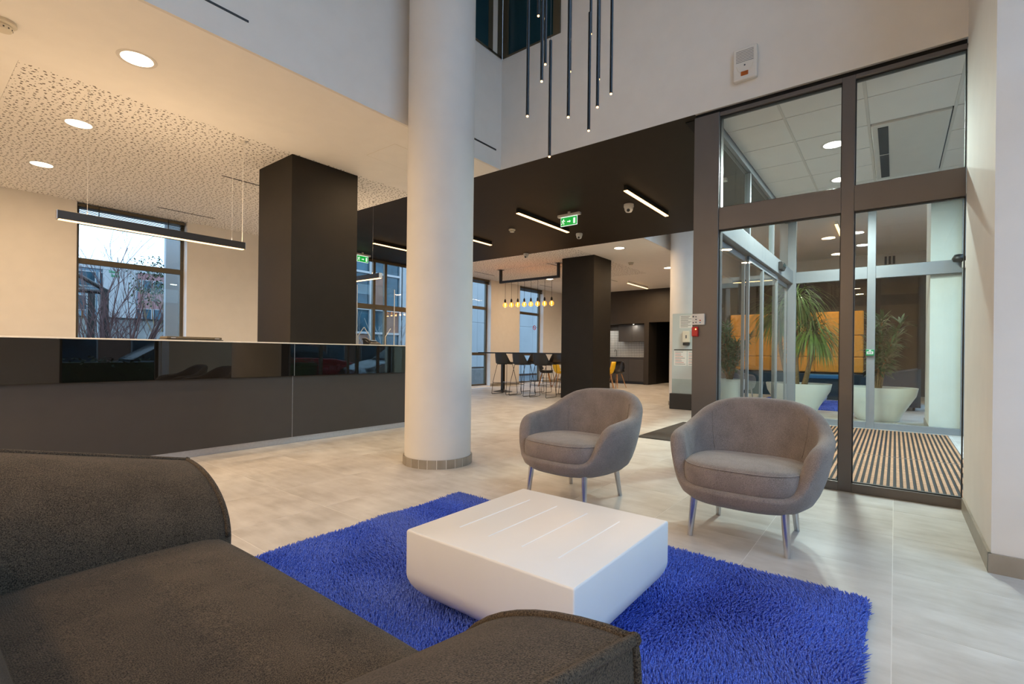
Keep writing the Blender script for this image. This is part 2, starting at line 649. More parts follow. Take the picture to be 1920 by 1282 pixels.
# ----------------------------------------------------------------- floor
PX, PY, OX, OY = 0.606, 0.603, 0.008, 0.0
floor = struct('floor', box(XL - 0.3, 18.3, YF - 0.3, YW + 0.3, -0.2, -0.0006), 'grout', 'pale stone-look tiled floor running through the whole lobby')
tiles = []
for i in range(-5, 28):
    for j in range(-2, 17):
        cx, cy = OX + (i + 0.5) * PX, OY + (j + 0.5) * PY
        if cx > 16.9 or cy > YW + 0.1:
            continue
        # skip tiles that lie wholly under the entrance matwell
        dx = cx * cos(YAW) + cy * sin(YAW)
        rx = cx * sin(YAW) - cy * cos(YAW)
        inview = dx > 0.4 and abs(rx / dx) < 1.12
        tiles.append((0 if inview else 1, dx if dx > 0 else 99, cx, cy))
tiles.sort()
tm = MB().box(-PX / 2 + 0.0016, PX / 2 - 0.0016, -PY / 2 + 0.0016, PY / 2 - 0.0016, -0.0005, 0.0)
t0 = tm.build('floor_tile', 'floor_tile', floor, origin=(0, 0, 0))
t0.data.transform(Matrix.Translation(world_base(floor)))
rest = MB()
for k, (_, _, cx, cy) in enumerate(tiles):
    if k < 290:
        o = t0 if k == 0 else t0.copy()
        if k:
            COL.objects.link(o)
        o.parent = floor
        o.location = Vector((cx, cy, 0.0)) - world_base(floor)
    else:
        rest.box(cx - PX / 2 + 0.0016, cx + PX / 2 - 0.0016, cy - PY / 2 + 0.0016, cy + PY / 2 - 0.0016, -0.0005, 0.0)
rest.build('distant_floor_tiles', 'floor_tile', floor, kind='stuff')

# ----------------------------------------------------------------- ceilings
PXL, PYN = 0.615, 5.385
c1 = MB()
c1.box(XL, PXL, YB + 0.03, YW + 0.25, ZC, ZC + 0.08)
c1.box(PXL, XG, YB + 0.03, PYN, ZC, ZC + 0.08)
ceil1 = struct('ceiling', c1, 'ceiling_paint', 'white plaster ceiling with perforated panels above the reception counter')
xs = [PXL, 1.82, 3.03, 4.24, XG]
for a, b_ in zip(xs[:-1], xs[1:]):
    for c, d in ((PYN, 7.6), (7.6, YW + 0.25)):
        box(a + 0.002, b_ - 0.002, c + (0.002 if c > 6 else 0), d - 0.0, ZC, ZC + 0.05).build('perforated_panel', 'perforated_board', ceil1)
c2_ = MB()
c2_.box(XG + 0.004, XG + 0.2, 1.48, YB, ZC - 0.002, ZC)
c2_.box(XG + 0.004, XG + 0.2, YB, YW + 0.25, ZC - 0.002, ZC + 0.08)
c2_.box(XG + 0.2, X2, 1.48, YW + 0.25, ZC - 0.002, ZC + 0.08)
ceil2 = struct('ceiling', c2_, 'black_ceiling', 'matt black ceiling over the central passage')
c3 = MB()
c3.box(X2, XE, YB + 0.03, PYN, ZC, ZC + 0.08)
c3.box(12.9, XE, PYN, YW + 0.25, ZC, ZC + 0.08)
ceil3 = struct('ceiling', c3, 'ceiling_paint', 'white plaster ceiling above the bar table and kitchen')
xs = [X2, 10.2, 11.4, 12.9]
for a, b_ in zip(xs[:-1], xs[1:]):
    for c, d in ((PYN, 7.6), (7.6, YW + 0.25)):
        box(a + 0.002, b_ - 0.002, c, d - 0.003, ZC, ZC + 0.05).build('perforated_panel', 'perforated_board', ceil3)
struct('ceiling', box(-0.8, XG + 0.2, YF - 0.3, YB + 0.2, ZA, ZA + 0.15), 'ceiling_paint', 'white high ceiling of the double-height lounge')
struct('ceiling', box(XL - 0.3, -0.6, YF - 0.3, YB, ZC, ZC + 0.08), 'ceiling_paint', 'white low ceiling of the zone left of the lounge')
struct('wall_left', box(-0.8, -0.6, YF, YB, ZC + 0.08, ZA), 'wall_paint', 'white wall closing the double-height lounge on the left')
struct('ceiling', box(X2 + 0.06, 17.2, YF - 0.3, YB + 0.2, 3.9, 4.0), 'ceiling_paint', 'pale ceiling of the lounge beyond the vestibule')

# ----------------------------------------------------------------- walls
w = MB()
w.box(XL, XG, YB, YB + 0.03, ZC, ZA)
w.box(XL, XG + 0.2, YB + 0.03, YB + 0.2, ZC + 0.08, ZA)
wall_bulk = struct('wall_left', w, 'wall_paint', 'white bulkhead wall high above the reception ceiling edge')
w = MB()
w.box(XG, XG + 0.2, YF, YB, ZC, 4.615)
w.box(XG + 0.012, XG + 0.2, YF, 2.97, 4.615, ZA)
w.box(XG + 0.012, XG + 0.2, 2.97, YB, 6.0, ZA)
struct('wall_right', w, 'wall_paint', 'tall white wall above the grey glazed vestibule')
w = MB()
w.box(3.348, XG, YF + 0.002, -0.38, 0, ZA)
pier = struct('wall_front', w, 'wall_paint', 'white wall pier at the right edge beside the vestibule glazing')
sk = MB()
sk.box(3.336, XG - 0.06, -0.382, -0.368, 0, 0.095)
sk.build('skirting_strip', 'skirting_tile', pier)
box(3.334, 3.348, YF, -0.368, 0, 0.095).build('skirting_strip', 'skirting_tile', pier)

# street facade (behind the camera) with its windows
w = MB()
xe = [XL]
lows = [q for q in FRONT_WIN if q[2] < 1 and q[0] < 4]
cur = XL - 0.3
for (a, b_, c, d) in lows:
    w.box(cur, a, YF - 0.3, YF, 0, 3.2)
    w.box(a, b_, YF - 0.3, YF, 0, c)
    cur = b_
w.box(cur, XG, YF - 0.3, YF, 0, 3.2)
w.box(XL - 0.3, XG + 0.2, YF - 0.3, YF, 3.2, 3.42)
cur = XL - 0.3
for (a, b_, c, d) in [q for q in FRONT_WIN if q[2] > 1]:
    w.box(cur, a, YF - 0.3, YF, 3.42, 6.2)
    cur = b_
w.box(cur, XG + 0.2, YF - 0.3, YF, 3.42, 6.2)
w.box(XL - 0.3, XG + 0.2, YF - 0.3, YF, 6.2, ZA)
struct('wall_front', w, 'wall_paint', 'street facade wall with tall windows behind the sofa')
w = MB()
cur = X2 + 0.06
for (a, b_, c, d) in [q for q in FRONT_WIN if q[0] > 5]:
    w.box(cur, a, YF - 0.3, YF, 0, 3.9)
    w.box(a, b_, YF - 0.3, YF, 3.2, 3.9)
    w.box(a, b_, YF - 0.3, YF, 0, c)
    cur = b_
w.box(cur, 17.2, YF - 0.3, YF, 0, 3.9)
struct('wall_front', w, 'wall_paint', 'street facade wall of the far lounge')
struct('wall_left', box(XL - 0.3, XL, YF, YW, 0, ZA), 'wall_paint', 'white end wall left of the reception desk')
# back wall
w = MB()
cur = XL - 0.3
for (a, b_, c, d) in BACK_WIN:
    w.box(cur, a, YW, YW + 0.25, 0, ZC)
    w.box(a, b_, YW, YW + 0.25, 0, c)
    cur = b_
w.box(cur, XE + 0.2, YW, YW + 0.25, 0, ZC)
struct('wall_back', w, 'wall_paint', 'cream back wall with tall bronze-framed windows')
bb = MB()
for a, b_ in ((XL, 1.77), (3.24, 4.95), (8.6, 9.9), (11.45, 12.92), (14.3, XE)):
    bb.box(a, b_, YW - 0.012, YW, 0, 0.09)
struct('baseboard_back', bb, 'skirting_tile', 'stone tile skirting along the back wall')
# black kitchen wall with niche and doorway
w = MB()
w.box(XE, XE + 0.15, YB, 5.55, 0, ZC)
w.box(XE, XE + 0.15, 5.55, 6.63, 2.14, ZC)
w.box(XE, XE + 0.15, 6.63, 6.8, 0, ZC)
w.box(XE, XE + 0.15, 6.8, 9.6, 2.11, ZC)
w.box(XE, XE + 0.7, 9.6, YW, 0, ZC)
w.box(XE + 0.15, XE + 0.7, 6.63, 6.8, 0, 2.3)
w.box(XE + 0.66, XE + 0.7, 6.8, 9.6, 0, 2.3)
w.box(XE + 0.15, XE + 0.7, 6.8, 9.6, 2.11, 2.3)
kw = struct('wall_right', w, 'dark_wall_panel', 'matt black wall around the kitchen niche')
box(XE + 0.645, XE + 0.66, 6.8, 9.6, 0.94, 1.9).build('backsplash', 'mosaic_tile', kw)
w = MB()
w.box(XE + 0.15, 18.2, 5.35, 5.55, 0, 2.3)
w.box(17.9, 18.2, 5.55, 6.63, 0, 2.3)
w.box(XE + 0.7, 18.2, 6.63, 6.8, 0, 2.3)
w.box(XE + 0.15, 18.2, 5.35, 6.8, 2.3, 2.4)
struct('wall_right', w, 'black_paint', 'dark corridor behind the black doorway')
# far lounge enclosure
w = MB()
w.box(X2, 17.0, YB, YB + 0.03, ZC, 4.0)
w.box(X2, 17.0, YB + 0.03, YB + 0.2, ZC + 0.08, 4.0)
struct('wall_left', w, 'wall_paint', 'pale bulkhead wall beyond the passage')
w = MB()
w.box(17.0, 17.2, YF, YB + 0.2, 0, 3.43)
struct('wall_right', w, 'night_wall', 'dark end wall of the lounge beyond the vestibule')
struct('wall_right', box(16.98, 17.2, YF, YB + 0.2, 3.43, 3.9), 'wall_paint', 'cream band above the dark end wall')
struct('wall_back', box(XE, 17.0, YB, YB + 0.2, 0, ZC), 'black_paint', 'black return wall between kitchen and far lounge')
# soffit strip above the passage edge (far side) so that the void is closed
struct('wall_back', box(XG + 0.2, X2 + 0.06, 1.4, 1.6, ZC + 0.08, 4.2), 'black_paint', 'black closing wall above the vestibule side doors')

# far pier, mirrored
fp = struct('wall_front', box(X2 + 0.08, 10.15, YF, -0.38, 0, 3.9), 'wall_paint', 'white wall pier beyond the rear vestibule glazing')
box(X2 + 0.08, 10.16, -0.382, -0.368, 0, 0.095).build('skirting_strip', 'skirting_tile', fp)


# ----------------------------------------------------------------- windows
def window(n, label, x0, x1, z0, z1, y, mat='bronze_frame', transoms=(2.39,), mullions=(), fw=0.055, dep=0.07, pane='pane', th=0.085):
    root = bpy.data.objects.new('window_%d' % n, None)
    COL.objects.link(root)
    root.location = ((x0 + x1) / 2, y, z0)
    tag(root, label, 'window', None, 'structure')
    g = 0.0015
    box(x0 + g, x0 + fw, y - dep / 2, y + dep / 2, z0 + g, z1 - g).build('jamb', mat, root, bevel=0.004)
    box(x1 - fw, x1 - g, y - dep / 2, y + dep / 2, z0 + g, z1 - g).build('jamb', mat, root, bevel=0.004)
    box(x0 + fw, x1 - fw, y - dep / 2, y + dep / 2, z0 + g, z0 + fw).build('sill', mat, root, bevel=0.004)
    box(x0 + fw, x1 - fw, y - dep / 2, y + dep / 2, z1 - fw, z1 - g).build('head', mat, root, bevel=0.004)
    xs_ = [x0 + fw] + [v for m in mullions for v in (m - fw * 0.6, m + fw * 0.6)] + [x1 - fw]
    for m in mullions:
        box(m - fw * 0.6, m + fw * 0.6, y - dep / 2, y + dep / 2, z0 + fw, z1 - fw).build('mullion', mat, root, bevel=0.004)
    zs_ = [z0 + fw] + [v for t in transoms for v in (t - th / 2, t + th / 2)] + [z1 - fw]
    for k in range(0, len(xs_), 2):
        for t in transoms:
            box(xs_[k], xs_[k + 1], y - dep / 2, y + dep / 2, t - th / 2, t + th / 2).build('transom', mat, root, bevel=0.004)
        for q in range(0, len(zs_), 2):
            box(xs_[k], xs_[k + 1], y - 0.004, y + 0.004, zs_[q], zs_[q + 1]).build('pane', pane, root)
    return root


w1 = window(1, 'tall bronze-framed window behind the reception counter, bare bush outside', 1.77, 3.24, 0.03, 3.27, 9.99, transoms=(0.95, 2.4))
box(1.86, 1.875, 9.945, 9.955, 1.5, 1.62).build('handle', 'bronze_frame', w1)
window(2, 'bronze-framed glazed doors under the black ceiling', 4.95, 8.6, 0.03, 3.27, 9.99, transoms=(2.12,), mullions=(6.1, 7.28, 7.62), fw=0.06, th=0.12)
window(3, 'tall bronze-framed window left of the bar table', 9.9, 11.45, 0.03, 3.27, 9.99, transoms=(1.0, 2.4))
window(4, 'tall bronze-framed window behind the hanging bulbs', 12.92, 14.3, 0.03, 3.27, 9.99, transoms=(1.0, 2.4))
nlab = ['street window nearest the left end of the sofa', 'street window just behind the sofa',
        'first street window of the far lounge', 'second street window of the far lounge',
        'upper street window on the left of the facade', 'upper street window nearest the pier']
for k, (a, b_, c, d) in enumerate(FRONT_WIN):
    window(5 + k, nlab[k], a, b_, c, d, YF - 0.15, transoms=(2.39,) if c < 1 else (), mullions=((a + b_) / 2,) if c > 1 else ())
# red prohibition sticker on the window behind the bulbs
st = MB()
ring = [(13.96 + 0.075 * cos(a), 9.94, 1.93 + 0.075 * sin(a)) for a in [2 * pi * k / 20 for k in range(20)]]
st.tube(ring, 0.011, 6, closed=True)
st.tube([(13.91, 9.94, 1.98), (14.01, 9.94, 1.88)], 0.009, 6)
tag(st.build('window_sticker', 'red_plastic'), 'round red prohibition sticker on the window behind the bulbs', 'sticker')


# raised blinds
def blind(x0, x1, y, z1, n, pitch, label, dz=0.0):
    root = thing('venetian_blind', label, 'blind', ((x0 + x1) / 2, y, z1 - 0.06 - n * pitch))
    box(x0, x1, y - 0.025, y + 0.025, z1 - 0.05, z1).build('head_rail', 'bronze_frame', root)
    sm = None
    for k in range(n):
        z = z1 - 0.06 - k * pitch
        box(x0, x1, y - 0.024, y + 0.024, z - 0.003, z).build('slat', 'bronze_frame', root)
    for x in (x0 + 0.25, x1 - 0.25):
        box(x - 0.006, x + 0.006, y - 0.027, y - 0.0255, z1 - 0.06 - n * pitch, z1).build('ladder_tape', 'black_metal', root)
    box(x0, x1, y - 0.022, y + 0.022, z1 - 0.075 - n * pitch, z1 - 0.06 - n * pitch).build('bottom_rail', 'bronze_frame', root)


blind(1.79, 3.22, 9.875, 3.26, 11, 0.022, 'half-raised dark slatted blind at the window behind the counter')
blind(9.92, 11.43, 9.875, 3.265, 5, 0.012, 'fully raised dark blind at the window left of the bar')
blind(12.94, 14.28, 9.875, 3.265, 5, 0.012, 'fully raised dark blind at the window behind the bulbs')

# upper corner windows of the atrium (interior glazing above the bulkhead)
root = thing('corner_window', 'dark interior corner window high above the passage', 'window', (4.6, 3.8, 4.615), kind='structure')
for (a, b_) in ((2.97, 3.06), (3.72, 3.79)):
    box(XG - 0.01, XG + 0.06, a, b_, 4.617, 6.0).build('jamb', 'bronze_frame', root)
box(XG + 0.02, XG + 0.04, 3.06, 3.72, 4.63, 6.0).build('pane', 'dark_window_glass', root)
box(XG - 0.01, XG + 0.06, 3.06, 3.72, 4.617, 4.632).build('sill', 'bronze_frame', root)
for a, b_ in ((4.5, 4.585), (4.33, 4.41)):
    box(a, b_, YB - 0.014, YB - 0.002, 4.615, 6.0).build('mullion', 'bronze_frame', root)
box(3.0, 4.33, YB - 0.01, YB - 0.002, 4.632, 6.0).build('pane', 'dark_window_glass', root)
box(4.41, 4.5, YB - 0.008, YB - 0.002, 4.632, 6.0).build('light_strip', 'white_plastic', root)
box(3.0, 4.585, YB - 0.014, YB - 0.002, 4.612, 4.632).build('sill', 'bronze_frame', root)


# ----------------------------------------------------------------- columns
def round_column(x, y, r, z1, label):
    root = thing('round_column', label, 'column', (x, y, 0))
    MB().lathe([(r, 0.0), (r, z1)], 96, (x, y, 0)).build('shaft', 'dimmed_wall_paint', root, smooth=40)
    n = 24
    for k in range(n):
        a0, a1 = 2 * pi * (k + 0.03) / n, 2 * pi * (k + 0.97) / n
        pts = []
        ri, ro = r + 0.001, r + 0.014
        st_ = 4
        A = [a0 + (a1 - a0) * q / st_ for q in range(st_ + 1)]
        outline = [(x + ro * cos(a), y + ro * sin(a), 0.0) for a in A] + [(x + ri * cos(a), y + ri * sin(a), 0.0) for a in reversed(A)]
        MB().poly(outline, (0, 0, 0.078)).build('skirting_tile', 'skirting_tile', root)
    MB().lathe([(r + 0.001, 0.0), (r + 0.012, 0.0), (r + 0.012, 0.076), (r + 0.001, 0.077)], 96, (x, y, 0), caps=False).build('grout_bed', 'grout', root)
    return root


round_column(3.258, 3.436, 0.3134, ZA, 'round white column with tiled foot in front of the reception counter')
round_column(10.24, 3.436, 0.3134, 3.9, 'distant round white column behind the sanitiser stand')
p1 = box(2.82, 3.68, 5.402, 6.2, 0, ZC - 0.001).build('square_pillar', 'black_paint', bevel=0.003)
tag(p1, 'square matt black pillar rising behind the reception counter', 'pillar')
p2 = box(9.79, 10.63, 5.345, 6.19, 0, ZC - 0.001).build('square_pillar', 'black_paint', bevel=0.003)
tag(p2, 'square matt black pillar at the end of the bar table', 'pillar')

# ----------------------------------------------------------------- vestibule
GF = 'grey_frame'
root = thing('glazed_partition', 'grey aluminium glazed partition in front of the entrance vestibule', 'partition', (XG, 0.55, 0), kind='structure')
XA, XB = XG, XG + 0.09
box(XA - 0.012, XB + 0.04, 1.258, 1.478, 0, 3.232).build('jamb', GF, root, bevel=0.004)
box(XA, XB, 0.258, 0.343, 0, 3.232).build('mullion', GF, root, bevel=0.003)
for (a, b_, q) in ((0.343, 1.258, 0), (-0.378, 0.258, 1)):
    box(XA, XB, a, b_, 3.198, 3.232).build('head', GF, root, bevel=0.003)
    box(XA, XB, a, b_, 2.174, 2.372).build('transom', GF, root, bevel=0.003)
    box(XA, XB, a, b_, 0.0, 0.072).build('sill', GF, root, bevel=0.003)
    for (c, d) in ((0.072, 2.174), (2.372, 3.198)):
        # black glazing gasket round each pane
        g = MB()
        g.box(XA + 0.02, XA + 0.05, a, a + 0.007, c, d); g.box(XA + 0.02, XA + 0.05, b_ - 0.007, b_, c, d)
        g.box(XA + 0.02, XA + 0.05, a, b_, c, c + 0.007); g.box(XA + 0.02, XA + 0.05, a, b_, d - 0.009, d)
        g.build('gasket', 'gasket', root)
        box(XA + 0.03, XA + 0.04, a + 0.007, b_ - 0.007, c + 0.007, d - 0.009).build('pane', 'pane', root)
box(XA + 0.03, XB, -0.378, 1.478, 3.232, ZC).build('shadow_gap', 'dark_void', root)

SF = 'steel_blue_frame'
root = thing('glazed_partition', 'blue-grey glazed partition at the rear of the vestibule', 'partition', (X2, 0.3, 0), kind='structure')
XA, XB = X2, X2 + 0.06
for (a, b_) in ((1.25, 1.37), (0.232, 0.332), (-0.74, -0.7)):
    box(XA, XB, a, b_, 0, 3.25).build('mullion', SF, root, bevel=0.003)
for (a, b_) in ((0.332, 1.25), (-0.7, 0.232)):
    box(XA, XB, a, b_, 2.2, 2.378).build('transom', SF, root, bevel=0.003)
    box(XA, XB, a, b_, 0, 0.09).build('sill', SF, root, bevel=0.003)
    box(XA, XB, a, b_, 3.2, 3.25).build('head', SF, root, bevel=0.003)
    for (c, d) in ((0.09, 2.2), (2.378, 3.2)):
        box(XA + 0.02, XA + 0.03, a, b_, c, d).build('pane', 'pane_green', root)

# left side of the vestibule: sliding doors under a header, fixed lights above
root = thing('sliding_door_set', 'automatic sliding glass doors on the left side of the vestibule', 'sliding door', (6.75, 1.36, 0), kind='structure')
box(4.75, X2, 1.29, 1.44, 2.2, 2.4).build('header', SF, root, bevel=0.004)
box(4.75, X2, 1.33, 1.41, 3.17, 3.25).build('top_rail', SF, root)
for x in (6.19, 7.6):
    box(x - 0.025, x + 0.025, 1.34, 1.4, 2.4, 3.17).build('mullion', SF, root)
for a, b_ in ((4.75, 6.165), (6.215, 7.575), (7.625, X2)):
    box(a, b_, 1.365, 1.373, 2.4, 3.17).build('fixed_light', 'pane_green', root)
for a, b_, yy in ((4.78, 6.1, 1.385), (6.1, 6.88, 1.345), (6.88, 7.86, 1.345), (7.86, 8.87, 1.385)):
    leaf = bpy.data.objects.new('door_leaf', None); COL.objects.link(leaf)
    leaf.parent = root; leaf.location = Vector(((a + b_) / 2, yy, 0)) - world_base(root)
    for (p, q) in ((a, a + 0.035), (b_ - 0.035, b_)):
        box(p, q, yy - 0.016, yy + 0.016, 0.012, 2.19).build('stile', SF, leaf)
    for (p, q) in ((0.012, 0.06), (2.13, 2.19)):
        box(a + 0.035, b_ - 0.035, yy - 0.016, yy + 0.016, p, q).build('rail', SF, leaf)
    box(a + 0.035, b_ - 0.035, yy - 0.005, yy + 0.005, 0.06, 2.13).build('pane', 'pane_green', leaf)
sd = thing('motion_sensor', 'black motion sensor on the sliding door header', 'sensor', (7.75, 1.255, 2.3))
MB().poly([(7.64, 1.289, 2.25), (7.64, 1.289, 2.36), (7.64, 1.235, 2.36), (7.64, 1.225, 2.31), (7.64, 1.245, 2.25)], (0.22, 0, 0)).build('housing', 'black_plastic', sd, bevel=0.008)
box(7.67, 7.83, 1.222, 1.232, 2.29, 2.33).build('lens', 'dark_window_glass', sd)
# street side of the vestibule: outer doors
root = thing('sliding_door_set', 'outer sliding glass doors of the vestibule on the street side', 'sliding door', (6.75, -0.78, 0), kind='structure')
box(XG, X2 + 0.06, -0.86, -0.74, 2.2, 2.4).build('header', SF, root)
box(XG, X2 + 0.06, -0.84, -0.76, 3.2, 3.27).build('top_rail', SF, root)
box(XG, X2 + 0.06, -0.86, -0.74, 0.0, 0.03).build('track', SF, root)
for x in (4.63, 5.7, 6.75, 7.8, 8.87):
    box(x - 0.04, x + 0.04, -0.83, -0.77, 0.03, 2.2).build('stile', GF, root)
    box(x - 0.03, x + 0.03, -0.83, -0.77, 2.4, 3.2).build('mullion', GF, root)
for a, b_ in ((4.67, 5.66), (5.74, 6.71), (6.79, 7.76), (7.84, 8.83)):
    box(a, b_, -0.803, -0.797, 0.03, 2.2).build('pane', 'pane_green', root)
    box(a, b_, -0.803, -0.797, 2.4, 3.2).build('fixed_light', 'pane_green', root)
sd = thing('motion_sensor', 'dark dome sensor beside the outer doors at the pier edge', 'sensor', (8.78, -0.69, 2.36))
MB().lathe([(0.001, 0.06), (0.05, 0.05), (0.075, 0.0), (0.06, -0.04), (0.001, -0.055)], 20, (8.78, -0.66, 2.37), caps=False).build('dome', 'black_plastic', sd, smooth=60)
box(8.72, 8.84, -0.742, -0.69, 2.24, 2.33).build('bracket', 'white_plastic', sd, bevel=0.01)

# vestibule ceiling: lay-in tiles on a T-grid
ctop = struct('ceiling', box(XG + 0.1, X2 + 0.1, YF - 0.3, 1.6, 3.262, 3.36), 'dark_void', 'suspended tile ceiling inside the vestibule')
gx = [4.7, 5.12, 5.735, 6.35, 6.93, 7.54, 8.15, 8.78, X2]
gy = [-0.75, -0.4, 0.215, 0.83, 1.34]
for i in range(len(gx) - 1):
    for j in range(len(gy) - 1):
        if 2 <= i < 5 and j == 1:
            continue
        box(gx[i] + 0.006, gx[i + 1] - 0.006, gy[j] + 0.012, gy[j + 1] - 0.012, 3.25, 3.262).build('ceiling_tile', 'ceiling_paint', ctop)
for y in gy[1:-1]:
    box(4.7, X2, y - 0.011, y + 0.011, 3.247, 3.255).build('grid_runner', 'white_plastic', ctop)
ac = thing('air_conditioner', 'white ceiling cassette with dark slot above the vestibule mat', 'air conditioner', (6.3, -0.1, 3.235))
box(5.75, 7.52, -0.38, 0.2, 3.232, 3.2615).build('panel', 'white_plastic', ac, bevel=0.006)
box(5.82, 7.44, 0.07, 0.15, 3.226, 3.233).build('air_slot', 'black_plastic', ac)
box(6.6, 6.61, 0.07, 0.15, 3.224, 3.227).build('slot_bar', 'white_plastic', ac)


def downlight(x, y, z, r, label, mat='downlight_warm', power=26, color=WARM, group='recessed ceiling downlights'):
    root = thing('recessed_downlight', label, 'downlight', (x, y, z - 0.004), group=group)
    MB().lathe([(r - 0.012, -0.003), (r + 0.012, -0.004), (r + 0.014, -0.0005), (r - 0.012, -0.0005)], 32, (x, y, z), caps=False).build('trim_ring', 'white_plastic', root, smooth=40)
    MB().lathe([(0.0005, -0.0025), (r - 0.011, -0.0025), (r - 0.011, -0.0005)], 32, (x, y, z), caps=False).build('diffuser', mat, root)
    area('downlight_lamp', (x, y, z - 0.012), 2 * r * 0.95, power, color)
    return root


downlight(6.05, 0.52, 3.25, 0.105, 'round white downlight in the vestibule ceiling, nearer one', 'led_neutral', 85, VEST)
downlight(7.29, 0.55, 3.25, 0.105, 'round white downlight in the vestibule ceiling, farther one', 'led_neutral', 85, VEST)

# entrance mat: wooden strips on rubber
mat_root = thing('entrance_mat', 'brown wood-strip entrance mat inside the vestibule', 'mat', (6.7, 0.35, 0.001))
YM0, YM1, XM0, XM1 = -0.57, 1.26, 4.72, 8.74
box(XM0, XM1, YM0, YM1, 0.0005, 0.004).build('rubber_base', 'rubber', mat_root)
pitch = 0.0432
ns = int((YM1 - YM0) / pitch)
first = {}
for row, (a, b_) in enumerate(((XM0, 6.445), (6.465, XM1))):
    src = None
    for k in range(ns):
        y = YM0 + (k + 0.5) * pitch
        if src is None:
            src = box(a, b_, y - 0.0105, y + 0.0105, 0.004, 0.012).build('slat', 'slat_wood', mat_root)
            y_first = y
        else:
            c = src.copy(); COL.objects.link(c); c.parent = mat_root; c.location = (0, y - y_first, 0)
for x in (XM0 - 0.006, 6.455, XM1 + 0.006):
    box(x - 0.006, x + 0.006, YM0, YM1, 0.0005, 0.01).build('frame_bar', 'brushed_metal', mat_root)
dm = thing('doormat', 'dark brown doormat on the passage floor outside the sliding doors', 'doormat', (6.75, 2.0, 0))
box(5.87, 7.62, 1.5, 2.56, 0.0005, 0.009).build('pile_field', 'carpet_dark', dm)
box(5.85, 7.64, 1.48, 2.58, 0.0003, 0.006).build('rubber_border', 'rubber', dm)


# ----------------------------------------------------------------- small wall and ceiling devices
def exit_sign(label, c, along, faces, w=0.30, h=0.135, top=ZC):
    """hanging emergency exit sign: ceiling plate, clear pane, green field, running man, arrow, door"""
    cx, cy, cz = c
    root = thing('exit_sign', label, 'exit sign', (cx, cy, cz - h / 2))
    ax = Vector(along); nn = Vector(faces)

    def quad(mb, u0, u1, v0, v1, d0, d1):
        pts = [Vector(c) + ax * u + Vector((0, 0, v)) + nn * d0 for (u, v) in ((u0, v0), (u1, v0), (u1, v1), (u0, v1))]
        mb.poly(pts, nn * (d1 - d0))

    def shape(mb, pts, d0=0.006, d1=0.0075):
        mb.poly([Vector(c) + ax * u + Vector((0, 0, v)) + nn * d0 for (u, v) in pts], nn * (d1 - d0))
    m = MB(); quad(m, -w / 2 - 0.05, w / 2 + 0.05, h / 2 + 0.012, h / 2 + 0.05, -0.03, 0.03); m.build('housing', 'white_plastic', root, bevel=0.004)
    if top - (cz + h / 2 + 0.05) > 0.003:
        m = MB(); quad(m, -0.02, 0.02, h / 2 + 0.05, top - cz - 0.002, -0.01, 0.01); m.build('bracket', 'white_plastic', root)
    m = MB(); quad(m, -w / 2, w / 2, -h / 2, h / 2 + 0.012, -0.004, 0.004); m.build('light_panel', 'exit_white', root)
    for side in (1, -1):
        d0, d1 = (0.0042, 0.0056) if side == 1 else (-0.0056, -0.0042)
        m = MB(); quad(m, -w / 2 + 0.006, w / 2 - 0.006, -h / 2 + 0.008, h / 2, d0, d1); m.build('green_field', 'exit_green', root)
        e0, e1 = (0.0057, 0.007) if side == 1 else (-0.007, -0.0057)
        m = MB()
        shape(m, [(-0.03, -0.008), (0.012, -0.008), (0.012, -0.022), (0.036, 0.0), (0.012, 0.022), (0.012, 0.008), (-0.03, 0.008)], e0, e1)
        m.build('arrow_symbol', 'exit_white', root)
        m = MB()
        shape(m, [(0.08, -0.042), (0.118, -0.042), (0.118, 0.045), (0.08, 0.045)], e0, e1)
        m.build('door_symbol', 'exit_white', root)
        # running figure in one outline: head, forward arm, legs, rear arm
        m = MB()
        shape(m, [(-0.1, 0.029), (-0.104, 0.038), (-0.099, 0.046), (-0.09, 0.046), (-0.085, 0.038), (-0.089, 0.03), (-0.074, 0.012), (-0.07, 0.018), (-0.064, 0.014),
                  (-0.072, 0.004), (-0.096, 0.014), (-0.1, -0.004), (-0.082, -0.018), (-0.088, -0.045), (-0.097, -0.044), (-0.093, -0.022), (-0.112, -0.008),
                  (-0.12, -0.03), (-0.142, -0.034), (-0.141, -0.026), (-0.126, -0.023), (-0.116, 0.0), (-0.112, 0.016), (-0.127, 0.006), (-0.133, 0.012), (-0.112, 0.028)], e0, e1)
        m.build('running_figure', 'exit_white', root)
    return root


exit_sign('green exit sign hanging from the black ceiling right of the round column', (6.59, 4.05, 3.12), (0, -1, 0), (-1, 0, 0))
exit_sign('green exit sign half hidden by the black pillar above the glazed doors', (6.62, 9.5, 3.12), (1, 0, 0), (0, -1, 0))
exit_sign('green exit sign near the ceiling beyond the vestibule side glazing', (6.268, 1.8, 3.08), (0, -1, 0), (-1, 0, 0), w=0.26)


